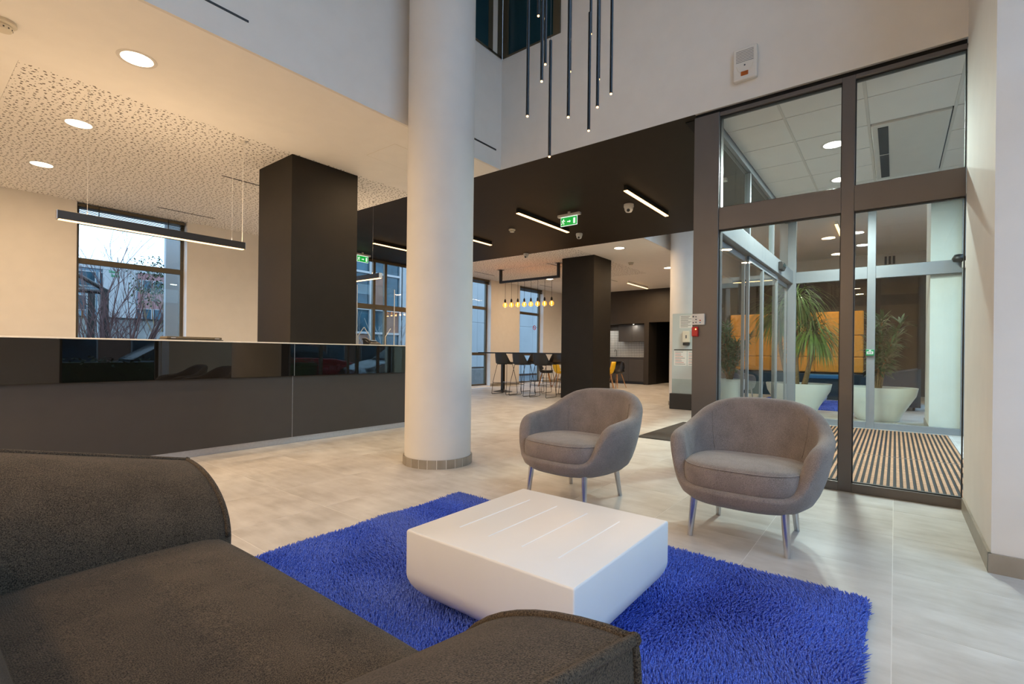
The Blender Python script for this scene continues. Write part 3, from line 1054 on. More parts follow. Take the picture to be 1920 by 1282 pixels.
def dome_camera(label, x, y, z, kind='dome', s=1.0):
    root = thing('dome_camera' if kind == 'dome' else 'smoke_detector', label, 'camera' if kind == 'dome' else 'smoke detector', (x, y, z - 0.1 * s))
    if kind == 'dome':
        MB().lathe([(0.06 * s, 0), (0.062 * s, -0.03 * s), (0.055 * s, -0.045 * s)], 24, (x, y, z)).build('base', 'white_plastic', root, smooth=40)
        MB().lathe([(0.054 * s, -0.045 * s), (0.05 * s, -0.07 * s), (0.035 * s, -0.095 * s), (0.001, -0.105 * s)], 24, (x, y, z)).build('dome', 'white_plastic', root, smooth=60)
        d = Vector((-cos(0.5), -sin(0.5) + 0.2, -0.75)).normalized()
        c = Vector((x, y, z - 0.05 * s)) + d * 0.044 * s
        MB().tube([c, c + d * 0.012 * s], 0.02 * s, 16).build('lens', 'black_plastic', root, smooth=40)
    else:
        MB().lathe([(0.052 * s, 0), (0.054 * s, -0.015 * s), (0.045 * s, -0.022 * s)], 24, (x, y, z)).build('base', 'cream_plastic', root, smooth=40)
        MB().lathe([(0.036 * s, -0.022 * s), (0.04 * s, -0.03 * s), (0.034 * s, -0.046 * s), (0.001, -0.05 * s)], 24, (x, y, z)).build('head', 'cream_plastic', root, smooth=40)
        for k in range(12):
            a = 2 * pi * k / 12
            o = box(-0.003 * s, 0.003 * s, -0.001, 0.001, -0.006 * s, 0.006 * s).build('vent_slot', 'black_plastic', root)
            o.data.transform(Matrix.Translation(world_base(root)))
            o.location = (0.0375 * s * cos(a), 0.0375 * s * sin(a), 0.1 * s - 0.035 * s)
            o.rotation_euler = (0, 0, a + pi / 2)
    return root


dome_camera('round smoke detector at the top left corner of the ceiling', 0.474, 4.829, ZC, 'smoke', 1.35)
dome_camera('small smoke detector on the black ceiling left of the exit sign', 6.933, 5.456, ZC - 0.002, 'smoke', 1.15)
dome_camera('white dome camera on the black ceiling below the exit sign', 7.905, 4.634, ZC - 0.002)
dome_camera('white dome camera at the far edge of the black ceiling', 8.83, 6.54, ZC - 0.002)
dome_camera('white dome sensor on the black ceiling beside the right light bar', 6.787, 3.137, ZC - 0.002, s=1.2)
dome_camera('small smoke detector on the white ceiling above the kitchen', 11.15, 5.08, ZC, 'smoke', 1.3)
dome_camera('white dome camera beside the far round column', 12.4, 4.45, ZC, s=1.1)

downlight(1.173, 4.614, ZC, 0.115, 'large round downlight in the plain ceiling strip at top left')
downlight(1.163, 6.416, ZC, 0.115, 'round downlight in the perforated ceiling above the linear pendant')
downlight(1.149, 8.206, ZC, 0.115, 'round downlight in the perforated ceiling closest to the back wall')
downlight(4.03, 4.61, ZC, 0.115, 'round downlight hidden behind the top of the white column')
downlight(9.49, 4.59, ZC, 0.115, 'round downlight above the far black pillar', power=36)
downlight(12.37, 4.61, ZC, 0.115, 'round downlight beside the far white column', power=36)
downlight(12.28, 8.2, ZC, 0.115, 'round downlight behind the hanging bulbs', power=36)
for nm, yy in (('second from the street facade', 2.81), ('nearest the street facade', 1.0)):  # unseen lamps added to throw warm light from the left
    downlight(-1.6, yy, ZC, 0.115, 'unseen round downlight added for warm light left of the sofa, ' + nm, power=20)
    downlight(-3.4, yy, ZC, 0.115, 'unseen round downlight added for warm light at the far left, ' + nm, power=80)
for nm, yy in (('nearest the bulkhead', 4.61), ('in the middle', 6.41), ('nearest the back wall', 8.2)):
    downlight(-1.6, yy, ZC, 0.115, 'round downlight left of the smoke detector, ' + nm)

# linear slots
sl = MB().box(1.0, 1.641, YB - 0.004, YB + 0.001, 3.476, 3.492)
tag(sl.build('slot_diffuser', 'black_plastic'), 'black linear air slot in the white bulkhead at top left', 'air vent')
sl = MB().box(3.6, 4.506, YB - 0.004, YB + 0.001, 3.478, 3.496)
tag(sl.build('slot_diffuser', 'black_plastic'), 'black linear air slot in the bulkhead right of the round column', 'air vent')
for (a, b_, y, lab) in ((2.63, 3.4, 6.81, 'thin dark ceiling slot beside the black pillar top'), (2.612, 3.446, 9.16, 'thin grey ceiling slot near the back wall'),
                        (9.99, 10.83, 9.165, 'thin ceiling slot above the window left of the bar'), (10.05, 10.74, 6.805, 'thin ceiling slot beside the bulb frame'),
                        (13.15, 13.88, 9.17, 'thin ceiling slot above the window behind the bulbs'), (13.45, 13.85, 6.75, 'thin ceiling slot right of the far pillar')):
    tag(box(a, b_, y - 0.012, y + 0.012, ZC - 0.004, ZC + 0.002).build('slot_diffuser', 'black_plastic'), lab, 'air vent')
for (a, b_, c, d, lab) in ((3.35, 4.3, 4.25, 4.75, 'flush white access hatch in the ceiling beside the column'),):
    h = thing('access_hatch', lab, 'hatch', (a, c, ZC - 0.002))
    box(a, b_, c, d, ZC - 0.0015, ZC + 0.001).build('panel', 'ceiling_paint', h)
    g = MB(); g.box(a - 0.004, a, c, d, ZC - 0.001, ZC + 0.001); g.box(b_, b_ + 0.004, c, d, ZC - 0.001, ZC + 0.001)
    g.box(a, b_, c - 0.004, c, ZC - 0.001, ZC + 0.001); g.box(a, b_, d, d + 0.004, ZC - 0.001, ZC + 0.001)
    g.build('gap_line', 'cream_plastic', h)

# wall siren
s = thing('alarm_siren', 'white slotted alarm sounder on the wall above the vestibule', 'alarm', (XG, 1.045, 3.43))
box(XG - 0.05, XG, 0.948, 1.14, 3.435, 3.715).build('casing', 'white_plastic', s, bevel=0.012, seg=3)
for k in range(8):
    z = 3.685 - k * 0.0135
    box(XG - 0.0515, XG - 0.049, 0.975, 1.115, z - 0.0016, z + 0.0016).build('sound_slot', 'ink', s)
MB().tube([(XG - 0.0525, 1.045, 3.558), (XG - 0.049, 1.045, 3.558)], 0.007, 12).build('indicator_hole', 'ink', s)
arc = [(XG - 0.051, 1.045 + 0.065 * cos(a), 3.56 + 0.07 * sin(a)) for a in [pi + pi * k / 14 for k in range(15)]]
MB().tube(arc, 0.0015, 5).build('moulded_arc', 'cream_plastic', s)
box(XG - 0.057, XG - 0.049, 1.015, 1.075, 3.468, 3.505).build('amber_lens', 'amber_plastic', s, bevel=0.004)
# control panel and red call point on the jamb
s = thing('control_panel', 'white switch panel with small keys on the grey jamb', 'control panel', (XG - 0.012, 1.435, 1.32))
box(XG - 0.042, XG - 0.0125, 1.362, 1.476, 1.322, 1.424).build('casing', 'white_plastic', s, bevel=0.005)
for (y, z, r, mt) in ((1.459, 1.399, 0.008, 'ink'), (1.435, 1.397, 0.006, 'ink'), (1.435, 1.372, 0.006, 'ink'), (1.459, 1.343, 0.006, 'ink'), (1.435, 1.346, 0.006, 'ink'), (1.398, 1.363, 0.006, 'red_plastic'), (1.398, 1.343, 0.005, 'blue_fabric')):
    MB().tube([(XG - 0.0455, y, z), (XG - 0.041, y, z)], r, 12).build('button', mt, s)
s = thing('call_point', 'red fire alarm call point below the switch panel', 'alarm', (XG - 0.012, 1.445, 1.2))
box(XG - 0.052, XG - 0.0125, 1.417, 1.472, 1.217, 1.305).build('casing', 'red_plastic', s, bevel=0.008, seg=3)
box(XG - 0.0535, XG - 0.0505, 1.424, 1.465, 1.235, 1.268).build('break_plate', 'red_plastic', s)
MB().tube([(XG - 0.0545, 1.434, 1.283), (XG - 0.051, 1.434, 1.283)], 0.006, 10).build('indicator', 'led_amber', s)
# green door release on the rear mullion
s = thing('door_release', 'green emergency door release box on the rear vestibule mullion', 'switch', (X2, 0.282, 1.06))
box(X2 - 0.05, X2 - 0.001, 0.238, 0.338, 1.066, 1.158).build('casing', 'green_plastic', s, bevel=0.006)
box(X2 - 0.0515, X2 - 0.049, 0.25, 0.326, 1.09, 1.128).build('label_plate', 'paper', s)
for k in range(3):
    box(X2 - 0.0525, X2 - 0.051, 0.262 + k * 0.02, 0.274 + k * 0.02, 1.098, 1.12).build('symbol', 'ink', s)
box(X2 - 0.0525, X2 - 0.049, 0.275, 0.3, 1.136, 1.15).build('arrow_mark', 'paper', s)


# ----------------------------------------------------------------- reception counter
YC = 5.335
rc = thing('reception_counter', 'long dark reception counter with black glass band and pale top edge', 'counter', (1.5, YC, 0))
CX0, CX1 = -1.8, 4.56
joints = [CX0, 0.1, 2.82, CX1]
for a, b_ in zip(joints[:-1], joints[1:]):
    box(a + 0.002, b_ - 0.002, YC, YC + 0.03, 0.072, 0.76).build('front_panel', 'counter_panel', rc, bevel=0.001)
    box(a + 0.002, b_ - 0.002, YC - 0.035, YC + 0.03, 0.762, 1.119).build('glass_panel', 'black_glass', rc)
for a, b_ in ((CX0, 1.35), (1.35, CX1 - 0.02)):
    box(a + 0.001, b_ - 0.001, YC + 0.03, YC + 0.045, 0.0, 0.07).build('plinth', 'brushed_metal', rc)
for xj in (0.1, 2.82):
    box(xj - 0.0018, xj + 0.0018, YC - 0.001, YC + 0.03, 0.072, 0.76).build('joint_strip', 'brushed_metal', rc)
    box(xj - 0.0018, xj + 0.0018, YC - 0.0355, YC + 0.03, 0.762, 1.119).build('joint_strip', 'brushed_metal', rc)
box(CX0, CX1, YC - 0.035, YC + 0.064, 1.12, 1.132).build('top_edge', 'counter_top', rc, bevel=0.002)
# worktops either side of the black pillar
box(CX0, 2.8, YC + 0.064, YC + 0.42, 1.1, 1.13).build('worktop', 'counter_top', rc)
box(3.7, CX1, YC + 0.064, YC + 0.42, 1.1, 1.13).build('worktop', 'counter_top', rc)
for a in (CX0, 0.1, 1.4, 2.78, 3.7, CX1 - 0.04):
    box(a, a + 0.02, YC + 0.046, YC + 0.4, 0.0, 1.099).build('support_panel', 'counter_panel', rc)
box(CX1 - 0.02, CX1, YC, YC + 0.42, 0.0, 1.099).build('end_panel', 'counter_panel', rc)
# flat dark document tray on the counter
tr = thing('document_tray', 'flat dark tray lying on the counter below the window', 'tray', (1.87, 5.5, 1.132))
box(1.62, 2.12, 5.4, 5.62, 1.132, 1.142).build('tray_base', 'black_plastic', tr, bevel=0.003)
box(1.63, 2.11, 5.41, 5.61, 1.144, 1.168).build('closed_lid', 'bronze_frame', tr, bevel=0.005)
box(1.66, 1.7, 5.398, 5.402, 1.15, 1.158).build('clip', 'brushed_metal', tr)
box(2.04, 2.08, 5.398, 5.402, 1.15, 1.158).build('clip', 'brushed_metal', tr)
# desk telephone
ph = thing('desk_phone', 'dark desk telephone behind the clear screen', 'telephone', (4.01, 5.52, 1.131))
MB().poly([(3.92, 5.45, 1.131), (3.92, 5.6, 1.131), (3.92, 5.6, 1.2), (3.92, 5.46, 1.15)], (0.19, 0, 0)).build('body', 'black_plastic', ph, bevel=0.006)
MB().tube([(3.93, 5.46, 1.165), (3.94, 5.5, 1.19), (3.94, 5.56, 1.21), (3.93, 5.61, 1.205)], 0.016, 8).build('handset', 'black_plastic', ph, smooth=60)
box(4.0, 4.09, 5.53, 5.57, 1.184, 1.195).build('display', 'brushed_metal', ph)


def screen(label, x0, x1, y, z0, z1):
    root = thing('clear_screen', label, 'screen', ((x0 + x1) / 2, y, z0))
    r = 0.03
    box(x0 + 0.004, x1 - 0.004, y - 0.0025, y + 0.0025, z0 + 0.004, z1 - 0.004).build('sheet', 'acrylic', root)
    for x in (x0, x1):
        box(x - 0.004, x + 0.004, y - 0.004, y + 0.004, z0, z1 - 0.02).build('polished_edge', 'white_plastic', root)
    box(x0 + 0.01, x1 - 0.01, y - 0.003, y + 0.003, z1 - 0.004, z1).build('polished_edge', 'acrylic', root)
    for x in (x0 + 0.2, x1 - 0.16):
        MB().tube([(x, y - 0.01, z0), (x, y - 0.01, z0 + 0.12)], 0.0055, 6).build('foot', 'white_plastic', root)
        MB().tube([(x, y - 0.01, z0 + 0.12), (x + (0.09 if x > (x0 + x1) / 2 else -0.09), y - 0.01, z0 + 0.24)], 0.0055, 6).build('foot', 'white_plastic', root)
    return root


screen('clear acrylic hygiene screen standing on the right end of the counter', 3.88, 4.5, 5.68, 1.131, 1.955)
screen('second clear acrylic screen partly hidden behind the black pillar', 3.72, 3.85, 5.9 - 0.18, 1.131, 1.8)


# ----------------------------------------------------------------- pendant and surface lights
def bar_pendant(label, p0, axis, length, zb):
    """slim black bar lamp on wires; p0 = start point, axis 'X' or 'Y'"""
    ux, uy = (1, 0) if axis == 'X' else (0, 1)
    root = thing('bar_pendant', label, 'pendant lamp', (p0[0] + ux * length / 2, p0[1] + uy * length / 2, zb), group='slim black bar pendants over reception')
    w = 0.028

    def bx(u0, u1, v0, v1, z0, z1):
        if axis == 'X':
            return box(p0[0] + u0, p0[0] + u1, p0[1] + v0, p0[1] + v1, z0, z1)
        return box(p0[0] + v0, p0[0] + v1, p0[1] + u0, p0[1] + u1, z0, z1)
    bx(0, length, -w, w, zb + 0.006, zb + 0.078).build('housing', 'black_metal', root, bevel=0.002)
    bx(0.01, length - 0.01, -w + 0.006, w - 0.006, zb, zb + 0.007).build('diffuser', 'led_warm', root)
    for u in (-0.004, length):
        bx(u, u + 0.004, -w, w, zb + 0.004, zb + 0.079).build('end_cap', 'brushed_metal', root)
    for u in (0.195, length - 0.125):
        x, y = p0[0] + ux * u, p0[1] + uy * u
        MB().tube([(x, y, zb + 0.078), (x, y, ZC)], 0.0014, 5).build('wire', 'brushed_metal', root)
        MB().tube([(x, y, zb + 0.078), (x, y, zb + 0.105)], 0.005, 8).build('wire_grip', 'brushed_metal', root)
        MB().lathe([(0.01, -0.015), (0.012, 0)], 12, (x, y, ZC - 0.001)).build('ceiling_stud', 'white_plastic', root)
    x, y = p0[0] + ux * (length - 0.02), p0[1] + uy * (length - 0.02)
    MB().tube([(x, y, zb + 0.078), (x, y, ZC - 0.02)], 0.003, 6).build('power_cord', 'white_plastic', root)
    MB().lathe([(0.026, -0.032), (0.03, -0.028), (0.03, 0)], 20, (x, y, ZC - 0.001)).build('ceiling_cup', 'white_plastic', root, smooth=40)
    cx, cy = p0[0] + ux * length / 2, p0[1] + uy * length / 2
    area('bar_lamp', (cx, cy, zb - 0.006), length * 0.96 if axis == 'X' else 0.04, 20, size_y=0.04 if axis == 'X' else length * 0.96)
    area('ceiling_fill', (cx, cy, zb + 0.085), length * 0.96 if axis == 'X' else 0.04, 6, size_y=0.04 if axis == 'X' else length * 0.96, aim=(0, 0, 1))  # unseen upward fill added to brighten the ceiling over the bar
    return root


bar_pendant('black bar pendant glowing over the counter in front of the window', (0.866, 5.505), 'X', 1.49, 2.115)
bar_pendant('black bar pendant partly hidden behind the black pillar', (4.453, 5.945), 'Y', 1.49, 2.115)


def surface_bar(label, x0, x1, y, z, power=22):
    root = thing('ceiling_light_bar', label, 'ceiling light', ((x0 + x1) / 2, y, z - 0.075), group='light bars on the ceiling')
    box(x0, x1, y - 0.024, y + 0.024, z - 0.068, z - 0.001).build('housing', 'black_metal' if z < ZC else 'white_plastic', root, bevel=0.002)
    box(x0 + 0.004, x1 - 0.004, y - 0.026, y + 0.026, z - 0.078, z - 0.0675).build('diffuser', 'led_warm', root)
    area('bar_lamp', ((x0 + x1) / 2, y, z - 0.08), x1 - x0, power, size_y=0.04)


ZB = ZC - 0.002
surface_bar('warm light bar on the black ceiling closest to the vestibule', 5.98, 7.47, 2.815, ZB)
surface_bar('warm light bar on the black ceiling left of the exit sign', 5.98, 7.47, 4.605, ZB)
surface_bar('warm light bar just right of the white column', 5.98, 7.47, 6.41, ZB)
surface_bar('warm light bar seen left of the white column', 5.98, 7.47, 8.23, ZB)
surface_bar('warm light bar on the white ceiling in front of the kitchen', 13.9, 15.4, 6.43, ZC, 55)

# cluster of slim tubes over the lounge
tc_ = thing('tube_chandelier', 'cluster of slim dark tube pendants hanging high over the lounge', 'chandelier', (2.35, 1.44, 2.1))
MB().lathe([(0.3, 0.03), (0.3, 0.0)], 40, (2.35, 1.44, ZA - 0.035)).build('ceiling_plate', 'black_metal', tc_)


def tube_at(x, y, zb, length=0.655, rad=0.0085):
    root = MB().tube([(x, y, zb + 0.006), (x, y, zb + length)], rad, 14).build('tube', 'blue_tube', tc_, smooth=50)
    b = world_base(root)
    MB().tube([(x, y, zb + length), (x, y, ZA - 0.03)], 0.0012, 5).build('cable', 'black_metal', root)
    MB().lathe([(0.001, -0.001), (rad * 0.7, 0.0), (rad * 0.75, 0.006)], 12, (x, y, zb), caps=False).build('lens', 'led_warm', root, smooth=60)
    area('tube_lamp', (x, y, zb - 0.006), 0.02, 0.13, spread=radians(120))


for x, y, zb in ((2.105, 1.561, 2.312), (2.366, 1.682, 3.042), (2.134, 1.491, 2.488), (2.352, 1.619, 2.726), (2.287, 1.539, 2.149), (2.180, 1.352, 2.276),
                 (2.483, 1.532, 2.714), (2.378, 1.342, 2.275), (2.602, 1.462, 2.971), (2.318, 1.257, 2.355), (2.633, 1.421, 2.698), (2.498, 1.270, 2.506)):
    tube_at(x, y, zb)


# ----------------------------------------------------------------- lounge furniture
def sup(u, a, b, n=2.7):
    c, s = cos(u), sin(u)
    return (b * math.copysign(abs(c) ** (2 / n), c), a * math.copysign(abs(s) ** (2 / n), s))


def make_chair(label):
    root = thing('lounge_chair', label, 'armchair', group='grey tub lounge chairs')
    N = 112
    U = [2 * pi * k / N for k in range(N)]
    zk = [0.20, 0.215, 0.25, 0.3, 0.38, 0.47, 0.56, 0.66, 0.78]
    ak = [0.24, 0.3, 0.345, 0.372, 0.398, 0.417, 0.43, 0.436, 0.43]
    bk = [0.24, 0.305, 0.35, 0.368, 0.376, 0.376, 0.374, 0.37, 0.366]
    sk_, hk = [0, .2, .25, .285, .315, .35, .40, .48, .56, .64, .72, .80, .9, 1.0], \
              [.315, .315, .325, .36, .455, .535, .572, .588, .605, .645, .70, .742, .768, .775]
    S = np.linspace(0, 1, 401)
    Hs = np.interp(S, sk_, hk)
    ker = np.ones(17) / 17
    Hp = np.convolve(np.pad(Hs, 8, mode='edge'), ker, mode='valid')

    def H(u):
        s_ = min(u, 2 * pi - u) / pi
        return float(np.interp(s_, S, Hp))

    def P(u, z, inset):
        a = float(np.interp(z, zk, ak)) - inset
        b = float(np.interp(z, zk, bk)) - inset
        x, y = sup(u, a, b)
        back = 0.5 - 0.5 * cos(u)
        x -= 0.085 * back * max(0, (z - 0.3)) / 0.45
        return (x, y, z)
    rings = []
    no, nr, ni = 9, 8, 7
    for i in range(no):
        rings.append([])
    rings = [[] for _ in range(1 + no + nr + ni + 1)]
    for u in U:
        h = H(u)
        front = 1 - min(1, max(0, (h - 0.32) / 0.2))
        T = 0.085 - 0.035 * front
        r = T / 2
        k = 0
        rings[k].append((0.55 * P(u, 0.20, 0)[0], 0.55 * P(u, 0.20, 0)[1], 0.203)); k += 1
        ztop = h - r
        for i in range(no):
            t = i / (no - 1)
            z = 0.20 + (ztop - 0.20) * (t ** 1.35)
            rings[k].append(P(u, z, 0)); k += 1
        for i in range(1, nr + 1):
            f = pi * i / (nr + 1)
            x, y, _ = P(u, ztop, r * (1 - cos(f)))
            rings[k].append((x, y, ztop + r * sin(f))); k += 1
        for i in range(ni):
            t = i / (ni - 1)
            z = ztop + (0.275 - ztop) * t
            rings[k].append(P(u, z, T + 0.02 * t)); k += 1
        x, y, _ = P(u, 0.275, T)
        rings[k].append((x * 0.3, y * 0.3, 0.275))
    MB().loft(rings).build('shell', 'chair_fabric', root, smooth=179)
    # seat cushion: soft D-shaped slab
    prof = [(0.86, 0.3), (0.955, 0.304), (0.99, 0.322), (1.0, 0.352), (1.0, 0.385), (0.985, 0.413), (0.945, 0.433), (0.86, 0.443), (0.6, 0.452), (0.25, 0.456)]
    rings = []
    for (q, z) in prof:
        ring = []
        for u in U:
            x, y = sup(u, 0.322, 0.305, 3.0)
            fx = 0.02 + (0.025 * (0.5 + 0.5 * cos(u)))
            dz = -0.012 * max(0, -cos(u)) * 1.0
            ring.append((fx + x * q, y * q, z + dz))
        rings.append(ring)
    cu = MB().loft(rings).build('seat_cushion', 'chair_fabric', root, smooth=179)
    ring = []
    for u in U:
        x, y = sup(u, 0.322, 0.305, 3.0)
        ring.append((0.02 + 0.025 * (0.5 + 0.5 * cos(u)) + x * 0.972, y * 0.972, 0.4255 - 0.012 * max(0, -cos(u))))
    MB().tube(ring, 0.0035, 6, closed=True).build('seam_piping', 'chair_fabric', cu, smooth=179)
    for (sx, sy) in ((1, 1), (1, -1), (-1, 1), (-1, -1)):
        fy = 0.25 if sx > 0 else 0.226
        MB().tube([(sx * (0.225 if sx > 0 else 0.2), sy * (fy - 0.018), 0.25), (sx * 0.245, sy * fy, 0.0)], 0.0215, 20, r_end=0.0145).build('leg', 'chrome', root, smooth=50)
    # inner corner seams where back and arms meet
    for s_ in (1, -1):
        u = s_ * radians(133) % (2 * pi)
        h = H(u)
        pts = []
        for i in range(9):
            z = 0.44 + (h - 0.03 - 0.44) * i / 8
            pts.append(P(u, z, 0.0862 + 0.02 * (h - 0.04 - z) / (h - 0.3)))
        MB().tube(pts, 0.0018, 5).build('back_seam', 'chair_fabric', root, smooth=179)
    return root


ch = make_chair('grey tub lounge chair in front of the vestibule glazing, nearer the camera')
ch.location = (3.135, 0.68, 0); ch.rotation_euler = (0, 0, pi)
c2 = copy_tree(ch)
c2['label'] = 'grey tub lounge chair beside the round white column'
c2.location = (3.14, 1.845, 0); c2.rotation_euler = (0, 0, pi - radians(5.6))

# ---- sofa
SFB = 'sofa_fabric'
so = thing('sofa', 'dark grey-brown fabric sofa with low rounded arms in the foreground', 'sofa', (0.3, 1.26, 0.0))
YO = (2.193, 0.318)
FX = 0.732


def arm(yo, sgn, low=0.0):
    """sgn: direction from outer side towards the seat"""
    W = 0.386

    def section(X, k=1.0, dz=0.0):
        zt = 0.613 - low + 0.215 * (FX - X)
        zb = 0.405
        pts = [(0.0, 0.07), (-0.006, 0.2), (-0.009, 0.33), (-0.006, zt - 0.13), (0.0, zt - 0.03), (0.003, zt)]
        for i in range(1, 13):
            a = pi / 2 * i / 12
            pts.append((W * sin(a), zb + (zt - zb) * cos(a)))
        pts += [(W - 0.004, 0.3), (W - 0.004, 0.07)]
        c = (W * 0.45, 0.33)
        return [(X, yo + sgn * (c[0] + (p[0] - c[0]) * k), c[1] + (p[1] - c[1]) * k + dz) for p in pts]
    XS = [-0.22, -0.1, 0.05, 0.2, 0.35, 0.5, 0.62, 0.7, FX - 0.006]
    rings = [section(x) for x in XS] + [section(FX + 0.004, 0.985), section(FX + 0.016, 0.93), section(FX + 0.024, 0.8), section(FX + 0.027, 0.5)]
    a = MB().loft(rings).build('armrest', SFB, so, smooth=60)
    s0 = section(FX)
    MB().tube(s0[:18], 0.009, 8).build('front_piping', SFB, a, smooth=179)
    MB().tube([section(x)[5] for x in XS + [FX]], 0.009, 8).build('top_piping', SFB, a, smooth=179)
    cpt = Vector(section(FX)[5])
    MB().lathe([(0.001, -0.012), (0.0095, -0.007), (0.012, 0.0), (0.0095, 0.007), (0.001, 0.012)], 10, tuple(cpt), caps=False).build('piping_knot', SFB, a, smooth=179)


arm(YO[0], -1)
arm(YO[1], 1, 0.014)
# seat
prof = [(0.08, 0.08), (0.08, 0.4), (0.16, 0.414), (0.3, 0.423), (0.45, 0.425), (0.58, 0.4235), (0.66, 0.419), (0.705, 0.409), (0.73, 0.39), (0.742, 0.36), (0.745, 0.3), (0.74, 0.08)]
rings = []
for i in range(13):
    y = 0.69 + (1.82 - 0.69) * i / 12
    e = abs(i - 6) / 6
    rings.append([(x, y, z - (0.006 * e ** 4 if z > 0.3 else 0)) for (x, z) in prof])
MB().loft(rings).build('seat_cushion', SFB, so, smooth=60)
MB().tube([(0.6, 0.73, 0.0), (0.6, 0.73, 0.07)], 0.02, 12).build('foot', 'black_plastic', so)
MB().tube([(0.6, 1.8, 0.0), (0.6, 1.8, 0.07)], 0.02, 12).build('foot', 'black_plastic', so)
MB().tube([(-0.12, 0.45, 0.0), (-0.12, 0.45, 0.07)], 0.02, 12).build('foot', 'black_plastic', so)
MB().tube([(-0.12, 2.05, 0.0), (-0.12, 2.05, 0.07)], 0.02, 12).build('foot', 'black_plastic', so)
prof = [(0.15, 0.36), (0.15, 0.425), (0.13, 0.5), (0.095, 0.6), (0.055, 0.69), (0.015, 0.745), (-0.04, 0.775), (-0.11, 0.78), (-0.17, 0.75), (-0.2, 0.69), (-0.21, 0.5), (-0.205, 0.08), (0.05, 0.08)]
rings = []
for i in range(11):
    y = 0.70 + (1.81 - 0.70) * i / 10
    rings.append([(x, y, z) for (x, z) in prof])
MB().loft(rings).build('backrest', SFB, so, smooth=60)

# ---- coffee table
ct = thing('coffee_table', 'low square white coffee table with rounded underside on the blue rug', 'coffee table', (1.695, 1.157, 0.0345))
TX0, TX1, TY0, TY1 = 1.300, 2.090, 0.765, 1.549


def rrect(x0, x1, y0, y1, r, z, n=5):
    pts = []
    for (cx, cy, a0) in ((x1 - r, y1 - r, 0), (x0 + r, y1 - r, pi / 2), (x0 + r, y0 + r, pi), (x1 - r, y0 + r, 3 * pi / 2)):
        for k in range(n + 1):
            a = a0 + pi / 2 * k / n
            pts.append((cx + r * cos(a), cy + r * sin(a), z))
    return pts


rings = []
zs_ = [0.0345, 0.0365, 0.042, 0.056, 0.075, 0.095, 0.115, 0.135, 0.15, 0.16, 0.322, 0.3275, 0.33]
for z in zs_:
    if z <= 0.16:
        q = (0.16 - z) / 0.13
        ins = 0.15 * (1 - sqrt(max(0, 1 - min(1, q) ** 2)))
    else:
        ins = {0.322: 0.0, 0.3275: 0.0015, 0.33: 0.004}[z]
    rings.append(rrect(TX0 + ins, TX1 - ins, TY0 + ins, TY1 - ins, 0.006 + ins * 0.6, z))
MB().loft(rings).build('body', 'table_white', ct, smooth=35)
for (yy, xa, xb) in ((1.403, 1.458, 1.948), (1.247, 1.458, 1.95), (1.085, 1.459, 1.95), (0.925, 1.46, 1.945)):
    box(xa, xb, yy - 0.003, yy + 0.003, 0.3296, 0.3306).build('groove', 'groove_light', ct)


